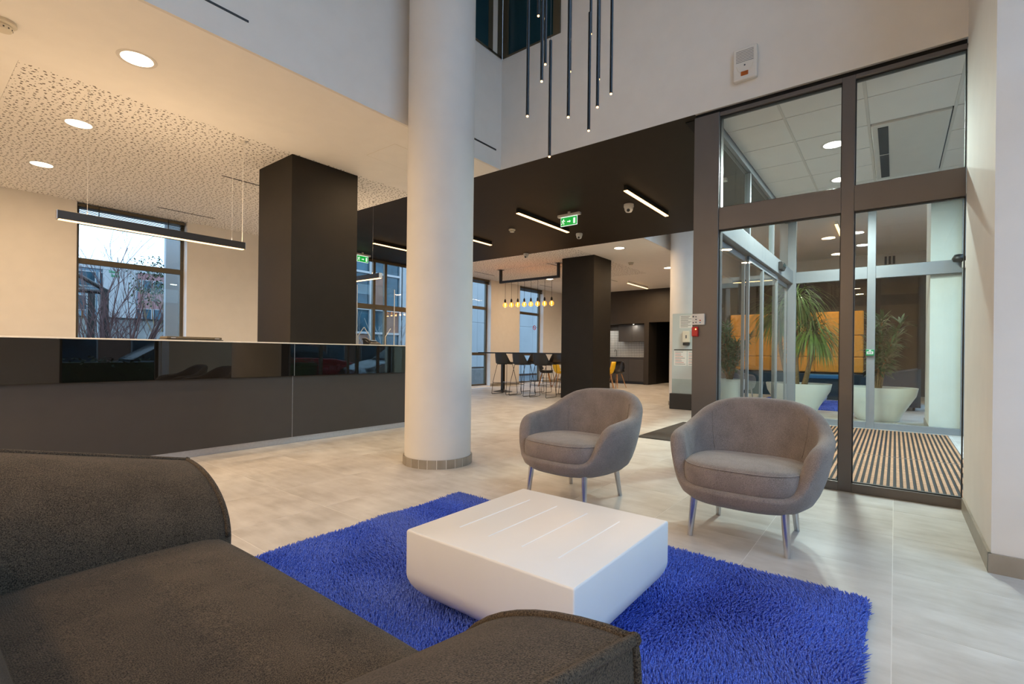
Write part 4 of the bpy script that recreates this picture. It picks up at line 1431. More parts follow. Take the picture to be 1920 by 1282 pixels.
# ---- shag rug
def make_rug(label, x0, x1, y0, y1, spacing, seed):
    root = thing('rug', label, 'rug', ((x0 + x1) / 2, (y0 + y1) / 2, 0.0))
    box(x0 + 0.006, x1 - 0.006, y0 + 0.006, y1 - 0.006, 0.0005, 0.008).build('backing', 'rug_pile', root)
    rg = np.random.RandomState(seed)
    nx, ny = int((x1 - x0) / spacing), int((y1 - y0) / spacing)
    gx_, gy_ = np.meshgrid(np.linspace(x0, x1, nx), np.linspace(y0, y1, ny))
    px = gx_.ravel() + rg.uniform(-0.6, 0.6, gx_.size) * spacing
    py = gy_.ravel() + rg.uniform(-0.6, 0.6, gx_.size) * spacing
    n = px.size
    # slow swirls decide which way the pile lies
    fld = np.zeros(n); fl2 = np.zeros(n)
    for _ in range(10):
        kx, ky, ph = rg.uniform(-9, 9), rg.uniform(-9, 9), rg.uniform(0, 6.28)
        fld += np.sin(kx * px + ky * py + ph); fl2 += np.sin(ky * px * 1.3 - kx * py * 1.1 + ph * 2)
    lx = 0.011 * fld / 2.2 + rg.normal(0, 0.006, n)
    ly = 0.011 * fl2 / 2.2 + rg.normal(0, 0.006, n)
    edge = np.minimum(np.minimum(px - x0, x1 - px), np.minimum(py - y0, y1 - py))
    ex = np.where(px - x0 < 0.02, -1, np.where(x1 - px < 0.02, 1, 0)); ey = np.where(py - y0 < 0.02, -1, np.where(y1 - py < 0.02, 1, 0))
    lx = lx + ex * 0.008; ly = ly + ey * 0.008
    h = rg.uniform(0.022, 0.034, n)
    h = np.where(edge < 0.015, h * 0.8, h)
    ang = rg.uniform(0, 6.28, n)
    V = np.zeros((n, 7, 3), np.float32)
    for k in range(3):
        a = ang + k * 2.094
        V[:, k, 0] = px + np.cos(a) * spacing * 0.42; V[:, k, 1] = py + np.sin(a) * spacing * 0.42; V[:, k, 2] = 0.004
        V[:, 3 + k, 0] = px + lx * 0.6 + np.cos(a) * spacing * 0.5; V[:, 3 + k, 1] = py + ly * 0.6 + np.sin(a) * spacing * 0.5; V[:, 3 + k, 2] = h * 0.72
    V[:, 6, 0] = px + lx; V[:, 6, 1] = py + ly; V[:, 6, 2] = h
    base = np.array([[0, 1, 4, 0], [0, 4, 3, 0], [1, 2, 5, 0], [1, 5, 4, 0], [2, 0, 3, 0], [2, 3, 5, 0], [3, 4, 6, 0], [4, 5, 6, 0], [5, 3, 6, 0]])[:, :3]
    F = (base[None] + (np.arange(n) * 7)[:, None, None]).reshape(-1, 3)
    b = world_base(root)
    VV = V.reshape(-1, 3) - np.array([b.x, b.y, b.z], np.float32)
    me = bpy.data.meshes.new('pile')
    me.vertices.add(len(VV)); me.vertices.foreach_set('co', VV.ravel().astype(np.float32))
    me.loops.add(F.size); me.loops.foreach_set('vertex_index', F.ravel().astype(np.int32))
    me.polygons.add(len(F)); me.polygons.foreach_set('loop_start', (np.arange(len(F)) * 3).astype(np.int32))
    me.update(calc_edges=True)
    me.validate()
    me.materials.append(MATS['rug_pile'])
    o = bpy.data.objects.new('pile', me); COL.objects.link(o); o.parent = root; o['kind'] = 'stuff'
    return root


make_rug('deep blue shaggy rug under the white coffee table', 0.9, 2.595, 0.085, 2.51, 0.0075, 3)


# ----------------------------------------------------------------- bar table, stools, bulbs
bt = thing('bar_table', 'long thin dark bar table between the far pillar and the window', 'bar table', (10.2, 7.5, 0))
box(9.86, 10.54, 6.2, 8.88, 1.022, 1.055).build('top', 'black_metal', bt, bevel=0.003)
MB().lathe([(0.26, 0.0), (0.26, 0.008), (0.2, 0.022), (0.06, 0.05), (0.045, 0.07)], 32, (10.2, 8.28, 0)).build('foot_plate', 'black_metal', bt, smooth=40)
box(10.16, 10.24, 8.24, 8.32, 0.06, 1.022).build('post', 'black_metal', bt, bevel=0.004)
box(9.88, 9.93, 6.205, 6.23, 0.0, 1.022).build('end_leg', 'black_metal', bt)
box(10.47, 10.52, 6.205, 6.23, 0.0, 1.022).build('end_leg', 'black_metal', bt)


def make_stool(label):
    root = thing('bar_stool', label, 'bar stool', group='black bar stools at the bar table')
    # seat shell with low wrap-around back; front is +x
    rings = []
    U = [pi * 2 * k / 40 for k in range(40)]
    for (q, dz) in ((0.2, 0.0), (0.7, 0.004), (0.93, 0.014), (1.0, 0.035)):
        rings.append([(0.205 * q * math.copysign(abs(cos(u)) ** 0.75, cos(u)), 0.22 * q * math.copysign(abs(sin(u)) ** 0.75, sin(u)), 0.755 + dz) for u in U])

    def rim(u):
        b = max(0.0, -cos(u))
        return 0.02 + 0.215 * min(1.0, max(0.0, (b - 0.15) / 0.55)) ** 1.2
    for t in (0.35, 0.7, 1.0):
        rings.append([(0.205 * (1 + 0.06 * t) * math.copysign(abs(cos(u)) ** 0.75, cos(u)) - 0.03 * t * max(0, -cos(u)), 0.22 * (1 + 0.03 * t) * math.copysign(abs(sin(u)) ** 0.75, sin(u)), 0.79 + rim(u) * t) for u in U])
    for t in (1.0, 0.6, 0.2):
        rings.append([(0.19 * (1 + 0.06 * t) * math.copysign(abs(cos(u)) ** 0.75, cos(u)) - 0.03 * t * max(0, -cos(u)), 0.205 * (1 + 0.03 * t) * math.copysign(abs(sin(u)) ** 0.75, sin(u)), 0.787 + rim(u) * t) for u in U])
    rings.append([(0.12 * cos(u), 0.13 * sin(u), 0.772) for u in U])
    MB().loft(rings).build('seat_shell', 'black_plastic', root, smooth=50)
    r = 0.0065
    for s_ in (1, -1):
        y1, y0 = s_ * 0.15, s_ * 0.225
        MB().tube([(0.12, y1, 0.757), (0.2, y0 - s_ * 0.01, 0.33), (0.24, y0, 0.02), (0.225, y0, r), (-0.225, y0, r), (-0.24, y0, 0.02), (-0.2, y0 - s_ * 0.01, 0.33), (-0.12, y1, 0.757)], r, 8).build('sled_leg', 'black_metal', root, smooth=60)
    MB().tube([(0.205, -0.216, 0.29), (0.205, 0.216, 0.29)], r, 8).build('footrest', 'brushed_metal', root, smooth=60)
    MB().tube([(-0.205, -0.216, 0.29), (-0.205, 0.216, 0.29)], r, 8).build('rear_brace', 'black_metal', root, smooth=60)
    for x in (0.12, -0.12):
        MB().tube([(x, -0.15, 0.757), (x, 0.15, 0.757)], r, 8).build('seat_bracket', 'black_metal', root, smooth=60)
    return root


st0 = make_stool('black bar stool nearest the table post, camera side of the bar')
spots = [(9.66, 7.78, 0.02, None),
         (9.63, 7.2, -0.05, 'black bar stool in the middle of the camera side of the bar'),
         (9.62, 6.58, 0.06, 'black bar stool nearest the far pillar, camera side of the bar'),
         (10.78, 7.72, pi + 0.05, 'black bar stool on the window side, seen between the two left stools'),
         (10.76, 7.02, pi, 'black bar stool on the window side behind the middle stool'),
         (10.78, 6.5, pi - 0.08, 'black bar stool on the window side tucked against the far pillar')]
for k, (x, y, a, lab) in enumerate(spots):
    o = st0 if k == 0 else copy_tree(st0)
    if lab:
        o['label'] = lab
    o.location = (x, y, 0); o.rotation_euler = (0, 0, a)

bl = thing('bulb_pendant', 'black frame pendant with eight amber globe bulbs over the bar table', 'pendant lamp', (10.2, 7.5, 2.25))
for y in (8.4, 6.56):
    box(10.18, 10.24, y - 0.03, y + 0.03, 2.96, ZC - 0.006).build('arm', 'black_metal', bl)
    box(10.13, 10.29, y - 0.06, y + 0.06, ZC - 0.008, ZC - 0.001).build('ceiling_plate', 'black_metal', bl)
box(10.18, 10.24, 6.53, 8.43, 2.91, 2.97).build('cross_bar', 'black_metal', bl)
for k in range(8):
    y = 8.24 - k * 0.2124
    zb = 2.32 - 0.004 * k
    MB().tube([(10.21, y, zb + 0.16), (10.21, y, 2.91)], 0.004, 6).build('cord', 'black_metal', bl)
    MB().lathe([(0.024, 0.06), (0.026, 0.12), (0.012, 0.16)], 14, (10.21, y, zb)).build('socket', 'black_metal', bl, smooth=40)
    b = MB().lathe([(0.02, 0.068), (0.035, 0.055), (0.058, 0.022), (0.063, -0.005), (0.055, -0.035), (0.03, -0.058), (0.001, -0.064)], 20, (10.21, y, zb), caps=False).build('globe', 'bulb_glass', bl, smooth=90)
    MB().tube([(10.21, y, zb + 0.05), (10.19, y - 0.012, zb), (10.21, y, zb - 0.03), (10.23, y + 0.012, zb), (10.21, y, zb + 0.05)], 0.007, 6).build('filament', 'filament', b)
    ld = bpy.data.lights.new('bulb_lamp', 'POINT'); ld.energy = 2.2; ld.color = (1, 0.5, 0.16); ld.shadow_soft_size = 0.03
    lo = bpy.data.objects.new('bulb_lamp', ld); COL.objects.link(lo); lo.location = (10.21, y, zb - 0.085)


# ----------------------------------------------------------------- shell chairs and round table behind the pillar
def make_shell_chair(mat, label):
    root = thing('shell_chair', label, 'chair', group='shell chairs round the cafe table')
    rings = []
    n = 21
    prof = [(0.2, 0.44, 0.16), (0.1, 0.43, 0.2), (-0.05, 0.425, 0.215), (-0.15, 0.44, 0.22), (-0.21, 0.5, 0.225), (-0.245, 0.6, 0.225), (-0.265, 0.7, 0.2), (-0.275, 0.78, 0.16), (-0.277, 0.81, 0.1)]
    vs_, fs_ = [], []
    for side in (0, 1):
        for (x, z, hw) in prof:
            for k in range(n):
                t = -1 + 2 * k / (n - 1)
                lift = (0.075 if z < 0.52 else 0.0) * abs(t) ** 3
                wrap = (0.13 if z > 0.46 else 0.02) * abs(t) ** 2.2
                off = 0.008 * side
                vs_.append((x + wrap - (off if z > 0.5 else 0), t * hw, z + lift - (off if z <= 0.5 else 0)))
    m = len(prof)
    for side in (0, 1):
        for i in range(m - 1):
            for k in range(n - 1):
                q = [side * m * n + i * n + k, side * m * n + i * n + k + 1, side * m * n + (i + 1) * n + k + 1, side * m * n + (i + 1) * n + k]
                fs_.append(tuple(q if side == 0 else reversed(q)))
    for i in range(m - 1):
        for k in (0, n - 1):
            fs_.append((i * n + k, (i + 1) * n + k, m * n + (i + 1) * n + k, m * n + i * n + k))
    for k in range(n - 1):
        for i in (0, m - 1):
            fs_.append((i * n + k, i * n + k + 1, m * n + i * n + k + 1, m * n + i * n + k))
    MB().add(vs_, fs_).build('seat_shell', mat, root, smooth=60)
    for (sx, sy) in ((1, 1), (1, -1), (-1, 1), (-1, -1)):
        MB().tube([(sx * 0.1 - 0.02, sy * 0.1, 0.42), (sx * 0.2 - 0.02, sy * 0.21, 0.0)], 0.016, 10, r_end=0.011).build('leg', 'oak', root, smooth=50)
    MB().tube([(-0.14, -0.13, 0.26), (0.1, 0.13, 0.26)], 0.005, 6).build('cross_wire', 'black_metal', root)
    MB().tube([(-0.14, 0.13, 0.262), (0.1, -0.13, 0.262)], 0.005, 6).build('cross_wire', 'black_metal', root)
    return root


yc_ = make_shell_chair('yellow_plastic', 'yellow shell chair with wooden legs right of the far pillar')
yc_.location = (13.55, 6.93, 0); yc_.rotation_euler = (0, 0, radians(120))
bc_ = make_shell_chair('black_plastic', 'black shell chair with wooden legs right of the yellow one')
bc_.location = (14.0, 6.82, 0); bc_.rotation_euler = (0, 0, radians(165))
o = copy_tree(yc_); o['label'] = 'yellow shell chair seen between the bar stools and the far pillar'; o.location = (12.75, 8.05, 0); o.rotation_euler = (0, 0, radians(-40))
o = copy_tree(bc_); o['label'] = 'black shell chair behind the bar stools near the window'; o.location = (12.75, 8.62, 0); o.rotation_euler = (0, 0, radians(-60))
rt = thing('round_table', 'round wooden cafe table mostly hidden behind the far pillar', 'table', (13.4, 7.7, 0))
MB().lathe([(0.5, 0.0), (0.5, 0.022)], 40, (13.4, 7.7, 0.72)).build('top', 'oak', rt)
MB().lathe([(0.24, 0.0), (0.24, 0.012), (0.03, 0.03), (0.03, 0.72)], 24, (13.4, 7.7, 0)).build('pedestal', 'black_metal', rt, smooth=40)

# ----------------------------------------------------------------- kitchenette
xk = XE + 0.02
edges = [6.81, 7.36, 7.96, 8.56, 9.16, 9.59]
nms = ['rightmost, beside the doorway', 'second from the doorway', 'behind the far pillar', 'fourth from the doorway', 'farthest from the doorway']
for k in range(5):
    a, b_ = edges[k], edges[k + 1]
    c = thing('base_cabinet', 'dark kitchen base cabinet, ' + nms[k], 'cabinet', (xk + 0.3, (a + b_) / 2, 0), group='kitchen base cabinets')
    box(xk + 0.02, xk + 0.6, a + 0.001, b_ - 0.001, 0.09, 0.9).build('body', 'cabinet_dark', c)
    box(xk + 0.06, xk + 0.6, a + 0.001, b_ - 0.001, 0.0, 0.088).build('toe_kick', 'black_plastic', c)
    d = box(xk, xk + 0.019, a + 0.003, b_ - 0.003, 0.095, 0.875).build('door', 'cabinet_dark', c, bevel=0.002)
wt = box(xk - 0.015, xk + 0.62, 6.803, 9.595, 0.902, 0.938).build('worktop', 'cabinet_dark')
tag(wt, 'dark kitchen worktop along the niche', 'worktop')
for k, (a, b_) in enumerate(((6.81, 7.35), (7.35, 7.89))):
    c = thing('wall_cabinet', 'dark handleless kitchen wall cabinet, ' + ('right one' if k == 0 else 'left one'), 'cabinet', (xk + 0.4, (a + b_) / 2, 1.5), group='kitchen wall cabinets')
    box(xk + 0.27, xk + 0.62, a + 0.001, b_ - 0.001, 1.5, 2.1).build('body', 'cabinet_dark', c)
    box(xk + 0.25, xk + 0.269, a + 0.003, b_ - 0.003, 1.492, 2.1).build('door', 'cabinet_dark', c, bevel=0.002)
fc = thing('kitchen_tap', 'small dark kitchen tap on the worktop', 'tap', (xk + 0.45, 8.05, 0.939))
MB().tube([(xk + 0.45, 8.05, 0.939), (xk + 0.45, 8.05, 1.15), (xk + 0.4, 8.05, 1.2), (xk + 0.33, 8.05, 1.19), (xk + 0.3, 8.05, 1.14)], 0.011, 8).build('spout', 'chrome', fc, smooth=60)
MB().lathe([(0.028, 0), (0.024, 0.02)], 16, (xk + 0.45, 8.05, 0.939)).build('base_ring', 'chrome', fc)
sp = thing('niche_spotlight', 'tiny spotlight at the top of the kitchen niche', 'spotlight', (xk + 0.1, 7.25, 2.1))
MB().lathe([(0.03, 0.0), (0.034, 0.012)], 16, (xk + 0.12, 7.25, 2.094)).build('ring', 'white_plastic', sp)
MB().lathe([(0.022, -0.004), (0.024, 0.0)], 16, (xk + 0.12, 7.25, 2.094)).build('lens', 'led_neutral', sp)
area('niche_lamp', (xk + 0.12, 7.25, 2.08), 0.04, 3.5, NEUT)
area('niche_lamp', (xk + 0.2, 8.3, 2.08), 0.04, 4.5, NEUT)

# ----------------------------------------------------------------- sanitiser stand in front of the far column
tt = thing('sanitiser_stand', 'pale glass sanitiser stand with black foot beside the grey jamb', 'stand', (9.46, 3.1, 0))
box(9.36, 9.56, 2.72, 3.44, 0.0, 0.3).build('foot', 'black_plastic', tt, bevel=0.01)
plain('frosted', (0.5, 0.56, 0.57), 0.3, var=0.05, scale=2)
plain('frosted_dark', (0.38, 0.46, 0.46), 0.2, var=0.08, scale=3)
box(9.44, 9.47, 2.74, 3.42, 0.3, 0.58).build('lower_panel', 'frosted_dark', tt)
box(9.44, 9.47, 2.74, 3.42, 0.58, 1.84).build('glass_panel', 'frosted', tt)
box(9.43, 9.475, 2.74, 3.38, 1.135, 1.15).build('shelf_bar', 'black_metal', tt)
ds = thing('soap_dispenser', 'cream wall dispenser mounted on the glass stand', 'dispenser', (9.43, 3.14, 1.23))
box(9.36, 9.439, 3.06, 3.2, 1.28, 1.5).build('casing', 'cream_plastic', ds, bevel=0.015, seg=3)
box(9.34, 9.42, 3.075, 3.185, 1.225, 1.275).build('push_bar', 'black_plastic', ds, bevel=0.008)
box(9.357, 9.361, 3.115, 3.14, 1.36, 1.42).build('sight_window', 'ink', ds)


def notice(label, y0, y1, z0, z1, rows, redish=False):
    n_ = thing('notice_sheet', label, 'notice', (9.438, (y0 + y1) / 2, z0))
    box(9.4365, 9.4395, y0, y1, z0, z1).build('sheet', 'paper', n_)
    for k in range(rows):
        z = z1 - (z1 - z0) * (k + 0.8) / (rows + 0.8)
        L = (y1 - y0) * random.uniform(0.45, 0.85)
        box(9.4345, 9.4362, y1 - 0.02 - L, y1 - 0.02, z - 0.004, z + 0.004).build('text_line', 'ink_red' if redish and k % 2 else 'ink', n_)


notice('printed notice sheet at the top of the glass stand', 2.98, 3.28, 1.56, 1.8, 9)
notice('wide notice sheet below the shelf of the glass stand', 3.14, 3.38, 0.84, 1.12, 9, True)
notice('second notice sheet below the shelf, partly behind the jamb', 2.86, 3.12, 0.84, 1.12, 9, True)

# ----------------------------------------------------------------- lounge beyond the vestibule
s2 = copy_tree(so)
s2['label'] = 'dark navy sofa in the lounge beyond the vestibule'
s2.location = (13.23, 0.12, 0); s2.rotation_euler = (0, 0, pi / 2)


def remat(o, mat):
    for c in o.children:
        if c.type == 'MESH' and c.data.materials and c.data.materials[0].name.startswith('sofa'):
            c.data = c.data.copy(); c.data.materials[0] = MATS[mat]
        remat(c, mat)


remat(s2, 'navy_fabric')
c3 = copy_tree(ch); c3['label'] = 'grey lounge chair with its back to the sliding doors, nearer one'
c3.location = (12.0, 3.1, 0); c3.rotation_euler = (0, 0, radians(-10)); c3['group'] = 'lounge chairs beyond the vestibule'
c4 = copy_tree(ch); c4['label'] = 'grey lounge chair behind the first one, beyond the sliding doors'
c4.location = (13.1, 3.1, 0); c4.rotation_euler = (0, 0, radians(-30)); c4['group'] = 'lounge chairs beyond the vestibule'
ct2 = copy_tree(ct); ct2['label'] = 'white coffee table in the lounge beyond the vestibule'; ct2.location = (12.3, 1.55, 0.0345)
make_rug('dark blue rug in the lounge beyond the vestibule', 11.2, 13.6, 0.75, 2.45, 0.03, 5)
bs = thing('bench', 'blue padded bench in front of the mustard booth', 'bench', (14.25, 1.3, 0))
box(14.0, 14.5, 0.85, 1.75, 0.5, 0.6).build('seat', 'blue_fabric', bs, bevel=0.03, seg=3)
box(14.03, 14.47, 0.9, 1.7, 0.0, 0.5).build('plinth', 'navy_fabric', bs)
bo = thing('banquette', 'mustard upholstered booth back in three bands beyond the vestibule', 'booth', (15.1, 2.2, 0))
for (z0, z1) in ((0.64, 1.03), (1.035, 1.58), (1.585, 2.2)):
    for (y0, y1) in ((0.62, 1.65), (1.655, 2.7), (2.705, 3.75)):
        box(15.0, 15.12, y0, y1, z0, z1).build('back_cushion', 'mustard', bo, bevel=0.03, seg=3)
box(14.7, 15.12, 0.62, 3.75, 0.0, 0.6).build('seat_base', 'navy_fabric', bo)
box(15.12, 15.2, 0.6, 3.77, 0.0, 2.25).build('rear_panel', 'black_paint', bo)
bw = thing('added_booth_light', 'slim warm light bar added out of sight to light the mustard booth', 'ceiling light', (14.6, 2.2, 3.05))  # added lamp, kept hidden behind the transom, to light the booth
box(14.56, 14.62, 0.8, 3.6, 3.07, 3.13).build('housing', 'black_metal', bw)
box(14.565, 14.615, 0.82, 3.58, 3.062, 3.07).build('diffuser', 'led_warm', bw)
for y in (1.0, 3.4):
    MB().tube([(14.59, y, 3.13), (14.59, y, 3.9)], 0.002, 5).build('wire', 'black_metal', bw)
area('booth_fill', (14.59, 2.2, 3.05), 0.05, 30, size_y=2.7)
surface_bar('light bar on the pale ceiling of the lounge beyond the vestibule', 12.3, 13.9, 1.0, 3.9, 16)
downlight(10.4, 1.4, 3.9, 0.12, 'round downlight above the planters beyond the vestibule', 'led_neutral', 18, NEUT)
downlight(11.6, 0.1, 3.9, 0.12, 'round downlight above the navy sofa beyond the vestibule', 'led_neutral', 18, NEUT)
for k in range(3):
    y0 = 0.62
    vt = box(16.965, 16.98, 0.02 + k * 0.09, 0.07 + k * 0.09, 3.6, 3.82).build('air_grille', 'black_plastic')
    tag(vt, 'black upright air grille in the cream band, ' + ('right one', 'middle one', 'left one')[k], 'grille', 'black upright air grilles in the cream band')


def planter(label, x, y, s=1.0):
    root = thing('planter', label, 'planter', (x, y, 0))
    rings = []
    U = [2 * pi * k / 40 for k in range(40)]
    for (hx, hy, z) in ((0.2, 0.27, 0.0), (0.22, 0.29, 0.02), (0.25, 0.33, 0.12), (0.31, 0.42, 0.28), (0.37, 0.5, 0.42), (0.39, 0.525, 0.54), (0.392, 0.527, 0.55), (0.37, 0.505, 0.55), (0.36, 0.49, 0.49)):
        rings.append([(x + hx * s * math.copysign(abs(cos(u)) ** 0.8, cos(u)), y + hy * s * math.copysign(abs(sin(u)) ** 0.8, sin(u)), z) for u in U])
    MB().loft(rings, cap=False).build('pot', 'planter', root, smooth=40)
    MB().loft([rings[-1], [(x + (p[0] - x) * 0.1, y + (p[1] - y) * 0.1, 0.5) for p in rings[-1]]]).build('soil', 'soil', root)
    return root


def leaf_blades(mb, base, rng, count, length, width, up, droop, spread=1.0):
    for _ in range(count):
        a = rng.uniform(0, 2 * pi)
        el = rng.uniform(up[0], up[1])
        d = Vector((cos(a) * cos(el) * spread, sin(a) * cos(el) * spread, sin(el)))
        L = length * rng.uniform(0.65, 1.15)
        side = d.cross(Vector((0, 0, 1)))
        if side.length < 1e-3:
            side = Vector((1, 0, 0))
        side.normalize()
        n = 5
        p = Vector(base)
        dd = d.copy()
        pts = []
        for i in range(n + 1):
            t = i / n
            w = width * (sin(pi * min(1, 0.12 + t * 0.88)) ** 0.7) * 0.5
            pts.append((p - side * w, p + side * w))
            dd = (dd + Vector((0, 0, -droop / n))).normalized()
            p = p + dd * (L / n)
        vs_ = [q for pr in pts for q in pr]
        mb.add(vs_, [(2 * i, 2 * i + 1, 2 * i + 3, 2 * i + 2) for i in range(n)])


def plant(name, label, x, y, z0, kind, seed):
    rng = random.Random(seed)
    root = thing(name, label, 'plant', (x, y, z0))
    mb = MB(); tk = MB()
    if kind == 'palm':
        for (dx, dy, h) in ((0.0, 0.05, 1.55), (0.05, 0.3, 1.3), (-0.05, -0.2, 0.95)):
            tk.tube([(x + dx * 0.5, y + dy * 0.5, z0), (x + dx, y + dy, z0 + h * 0.5), (x + dx * 1.1, y + dy * 1.1, z0 + h)], [0.05, 0.035, 0.03], 8)
            leaf_blades(mb, (x + dx * 1.1, y + dy * 1.1, z0 + h), rng, 330, 0.8, 0.02, (0.0, 1.45), 2.6)
    else:
        for k in range(11):
            a = rng.uniform(0, 2 * pi); r = rng.uniform(0.05, 0.36); h = rng.uniform(0.6, 1.2)
            tip = (x + r * cos(a), y + r * 1.3 * sin(a), z0 + h)
            tk.tube([(x + 0.03 * cos(a), y + 0.03 * sin(a), z0), (x + 0.5 * r * cos(a), y + 0.5 * r * sin(a), z0 + h * 0.5), tip], [0.025, 0.016, 0.008], 6)
            for q in range(7):
                t = 0.35 + 0.65 * q / 6
                c = (x + r * cos(a) * t, y + r * 1.3 * sin(a) * t, z0 + h * t)
                leaf_blades(mb, c, rng, 15, 0.24, 0.034, (-0.2, 1.2), 0.6)
    tk.build('trunk', 'bark', root, smooth=60, kind='stuff')
    mb.build('foliage', 'leaf_palm' if kind == 'palm' else 'leaf_dark', root, kind='stuff', fixn=False)


planter('white tapered planter with a dark leafy bush, right of the green release box', 10.15, 0.22)
plant('oleander_bush', 'dark green narrow-leaved bush in the right white planter', 10.15, 0.22, 0.505, 'bush', 4)
planter('white tapered planter with a drooping palm, left of the rear mullion', 10.35, 1.4)
plant('ponytail_palm', 'tall palm with long drooping leaves in the middle white planter', 10.35, 1.4, 0.505, 'palm', 9)
planter('white tapered planter nearest the sliding doors, beyond the vestibule', 11.0, 2.75, 0.62)
plant('oleander_bush', 'narrow-leaved bush seen through the sliding doors', 11.0, 2.75, 0.505, 'bush', 12)


# ----------------------------------------------------------------- outside
gr = MB()
gr.box(-40, 60, YW + 0.3, 80, -0.6, -0.21)
gr.box(-40, 60, -40, YF - 0.3, -0.6, -0.21)
gr.box(-40, XL - 0.3, YF - 0.3, YW + 0.3, -0.6, -0.21)
gr.box(18.5, 60, YF - 0.3, YW + 0.3, -0.6, -0.21)
g_ = struct('floor', gr, 'asphalt', 'grey paved ground outside the building')
g_.name = 'ground'


def branchy(name, label, x, y, z0, height, seed, stems, mat='twig', spread=0.5, levels=3, cat='bush'):
    rng = random.Random(seed)
    root = thing(name, label, cat, (x, y, z0))
    mb = MB()

    def grow(p, d, L, r, lev):
        n = 3
        pts = [p]
        q = Vector(p); dd = Vector(d)
        for _ in range(n):
            dd = (dd + Vector((rng.uniform(-.18, .18), rng.uniform(-.18, .18), rng.uniform(-.02, .14)))).normalized()
            q = q + dd * (L / n)
            pts.append(q.copy())
        mb.tube(pts, [r, r * 0.85, r * 0.7, r * 0.5], 5, caps=False)
        if lev <= 0:
            return
        for _ in range(rng.choice((2, 3))):
            t = rng.uniform(0.35, 1.0)
            i = min(n, int(t * n))
            nd = (dd + Vector((rng.uniform(-.8, .8), rng.uniform(-.8, .8), rng.uniform(-.1, .6)))).normalized()
            grow(pts[i], nd, L * rng.uniform(0.45, 0.7), r * 0.55, lev - 1)
    for k in range(stems):
        a = 2 * pi * k / stems + rng.uniform(-.3, .3)
        d = Vector((cos(a) * spread, sin(a) * spread, 1)).normalized()
        grow(Vector((x + 0.08 * cos(a), y + 0.08 * sin(a), z0)), d, height * 0.55 * rng.uniform(.8, 1.15), 0.011 * height / 2.2, levels)
    mb.build('branches', mat, root, smooth=179, kind='stuff', fixn=False)
    return root, rng


branchy('bare_bush', 'bare reddish bush outside the window behind the counter', 2.85, 12.6, -0.2, 4.1, 5, 13, spread=0.3, levels=4)
branchy('bare_bush', 'second bare bush farther left outside the counter window', 1.2, 13.2, -0.2, 2.4, 15, 6, spread=0.4, levels=3)
t_, rng = branchy('young_tree', 'small leafy tree at the right of the counter window view', 5.0, 17.5, 1.42, 2.6, 8, 4, mat='bark', spread=0.5, levels=4, cat='tree')
mb = MB()
for _ in range(420):
    a = rng.uniform(0, 2 * pi); r = rng.uniform(0, 0.75); z = rng.uniform(2.3, 3.8)
    leaf_blades(mb, (5.0 + r * cos(a), 17.5 + r * sin(a), z), rng, 2, 0.09, 0.04, (-1, 1), 0.4)
mb.build('foliage', 'hedge_leaf', t_, kind='stuff', fixn=False)
branchy('young_tree', 'thin bare pale tree outside the glazed doors', 9.95, 13.0, -0.2, 4.2, 21, 2, mat='concrete', spread=0.25, levels=4, cat='tree')

# raised concrete bed and fence beyond the bushes
pl = thing('planting_bed', 'low concrete planting bed behind the bare bush', 'planter', (4.5, 16, -0.2))
box(2.6, 8.0, 15.8, 16.1, -0.21, 1.5).build('front_wall', 'concrete', pl)
box(2.6, 8.0, 16.1, 18.8, -0.21, 1.4).build('soil', 'soil', pl)
fn = thing('mesh_fence', 'grey mesh fence on the planting bed', 'fence', (5.2, 18.9, 0.8))
for k in range(8):
    MB().tube([(2.6 + k * 0.75, 18.9, -0.21), (2.6 + k * 0.75, 18.9, 2.0)], 0.03, 6).build('post', 'black_metal', fn)
for z in (1.42, 1.95):
    box(2.6, 7.85, 18.88, 18.92, z, z + 0.04).build('rail', 'black_metal', fn)
box(2.6, 7.85, 18.93, 18.94, 1.4, 1.95).build('mesh_sheet', 'concrete', fn)

# glass shelter with curved roof
sh = thing('glass_shelter', 'glass shelter with curved dark roof ribs outside the counter window', 'shelter', (2.0, 14.6, -0.2))
for yy in (14.0, 15.2):
    arc = [(3.05 - 2.2 * (k / 12), yy, 2.33 + 0.85 * sin(pi / 2 * k / 12)) for k in range(13)]
    MB().tube(arc, 0.045, 8).build('roof_rib', 'black_metal', sh, smooth=60)
box(2.94, 3.08, 13.95, 14.09, -0.21, 2.36).build('post', 'black_metal', sh)
box(2.94, 3.08, 15.13, 15.27, -0.21, 2.36).build('post', 'black_metal', sh)
MB().tube([(3.0, 14.0, 2.3), (0.6, 14.0, 2.3)], 0.05, 8).build('tie_beam', 'black_metal', sh)
for x0, x1 in ((0.7, 1.4), (1.45, 2.1), (2.15, 2.9)):
    box(x0, x1, 14.02, 14.04, 0.0, 2.25).build('glass_wall', 'pane_green', sh)
    box(x1, x1 + 0.05, 14.0, 14.06, -0.21, 2.3).build('mullion', 'facade_white', sh)
box(0.7, 2.9, 14.0, 14.06, 0.85, 0.93).build('rail', 'facade_white', sh)
arcs = [[(3.05 - 2.2 * (k / 12), yy, 2.36 + 0.85 * sin(pi / 2 * k / 12)) for k in range(13)] for yy in (13.9, 15.3)]
MB().loft(arcs, closed=False, cap=False).build('roof_sheet', 'pane_green', sh)


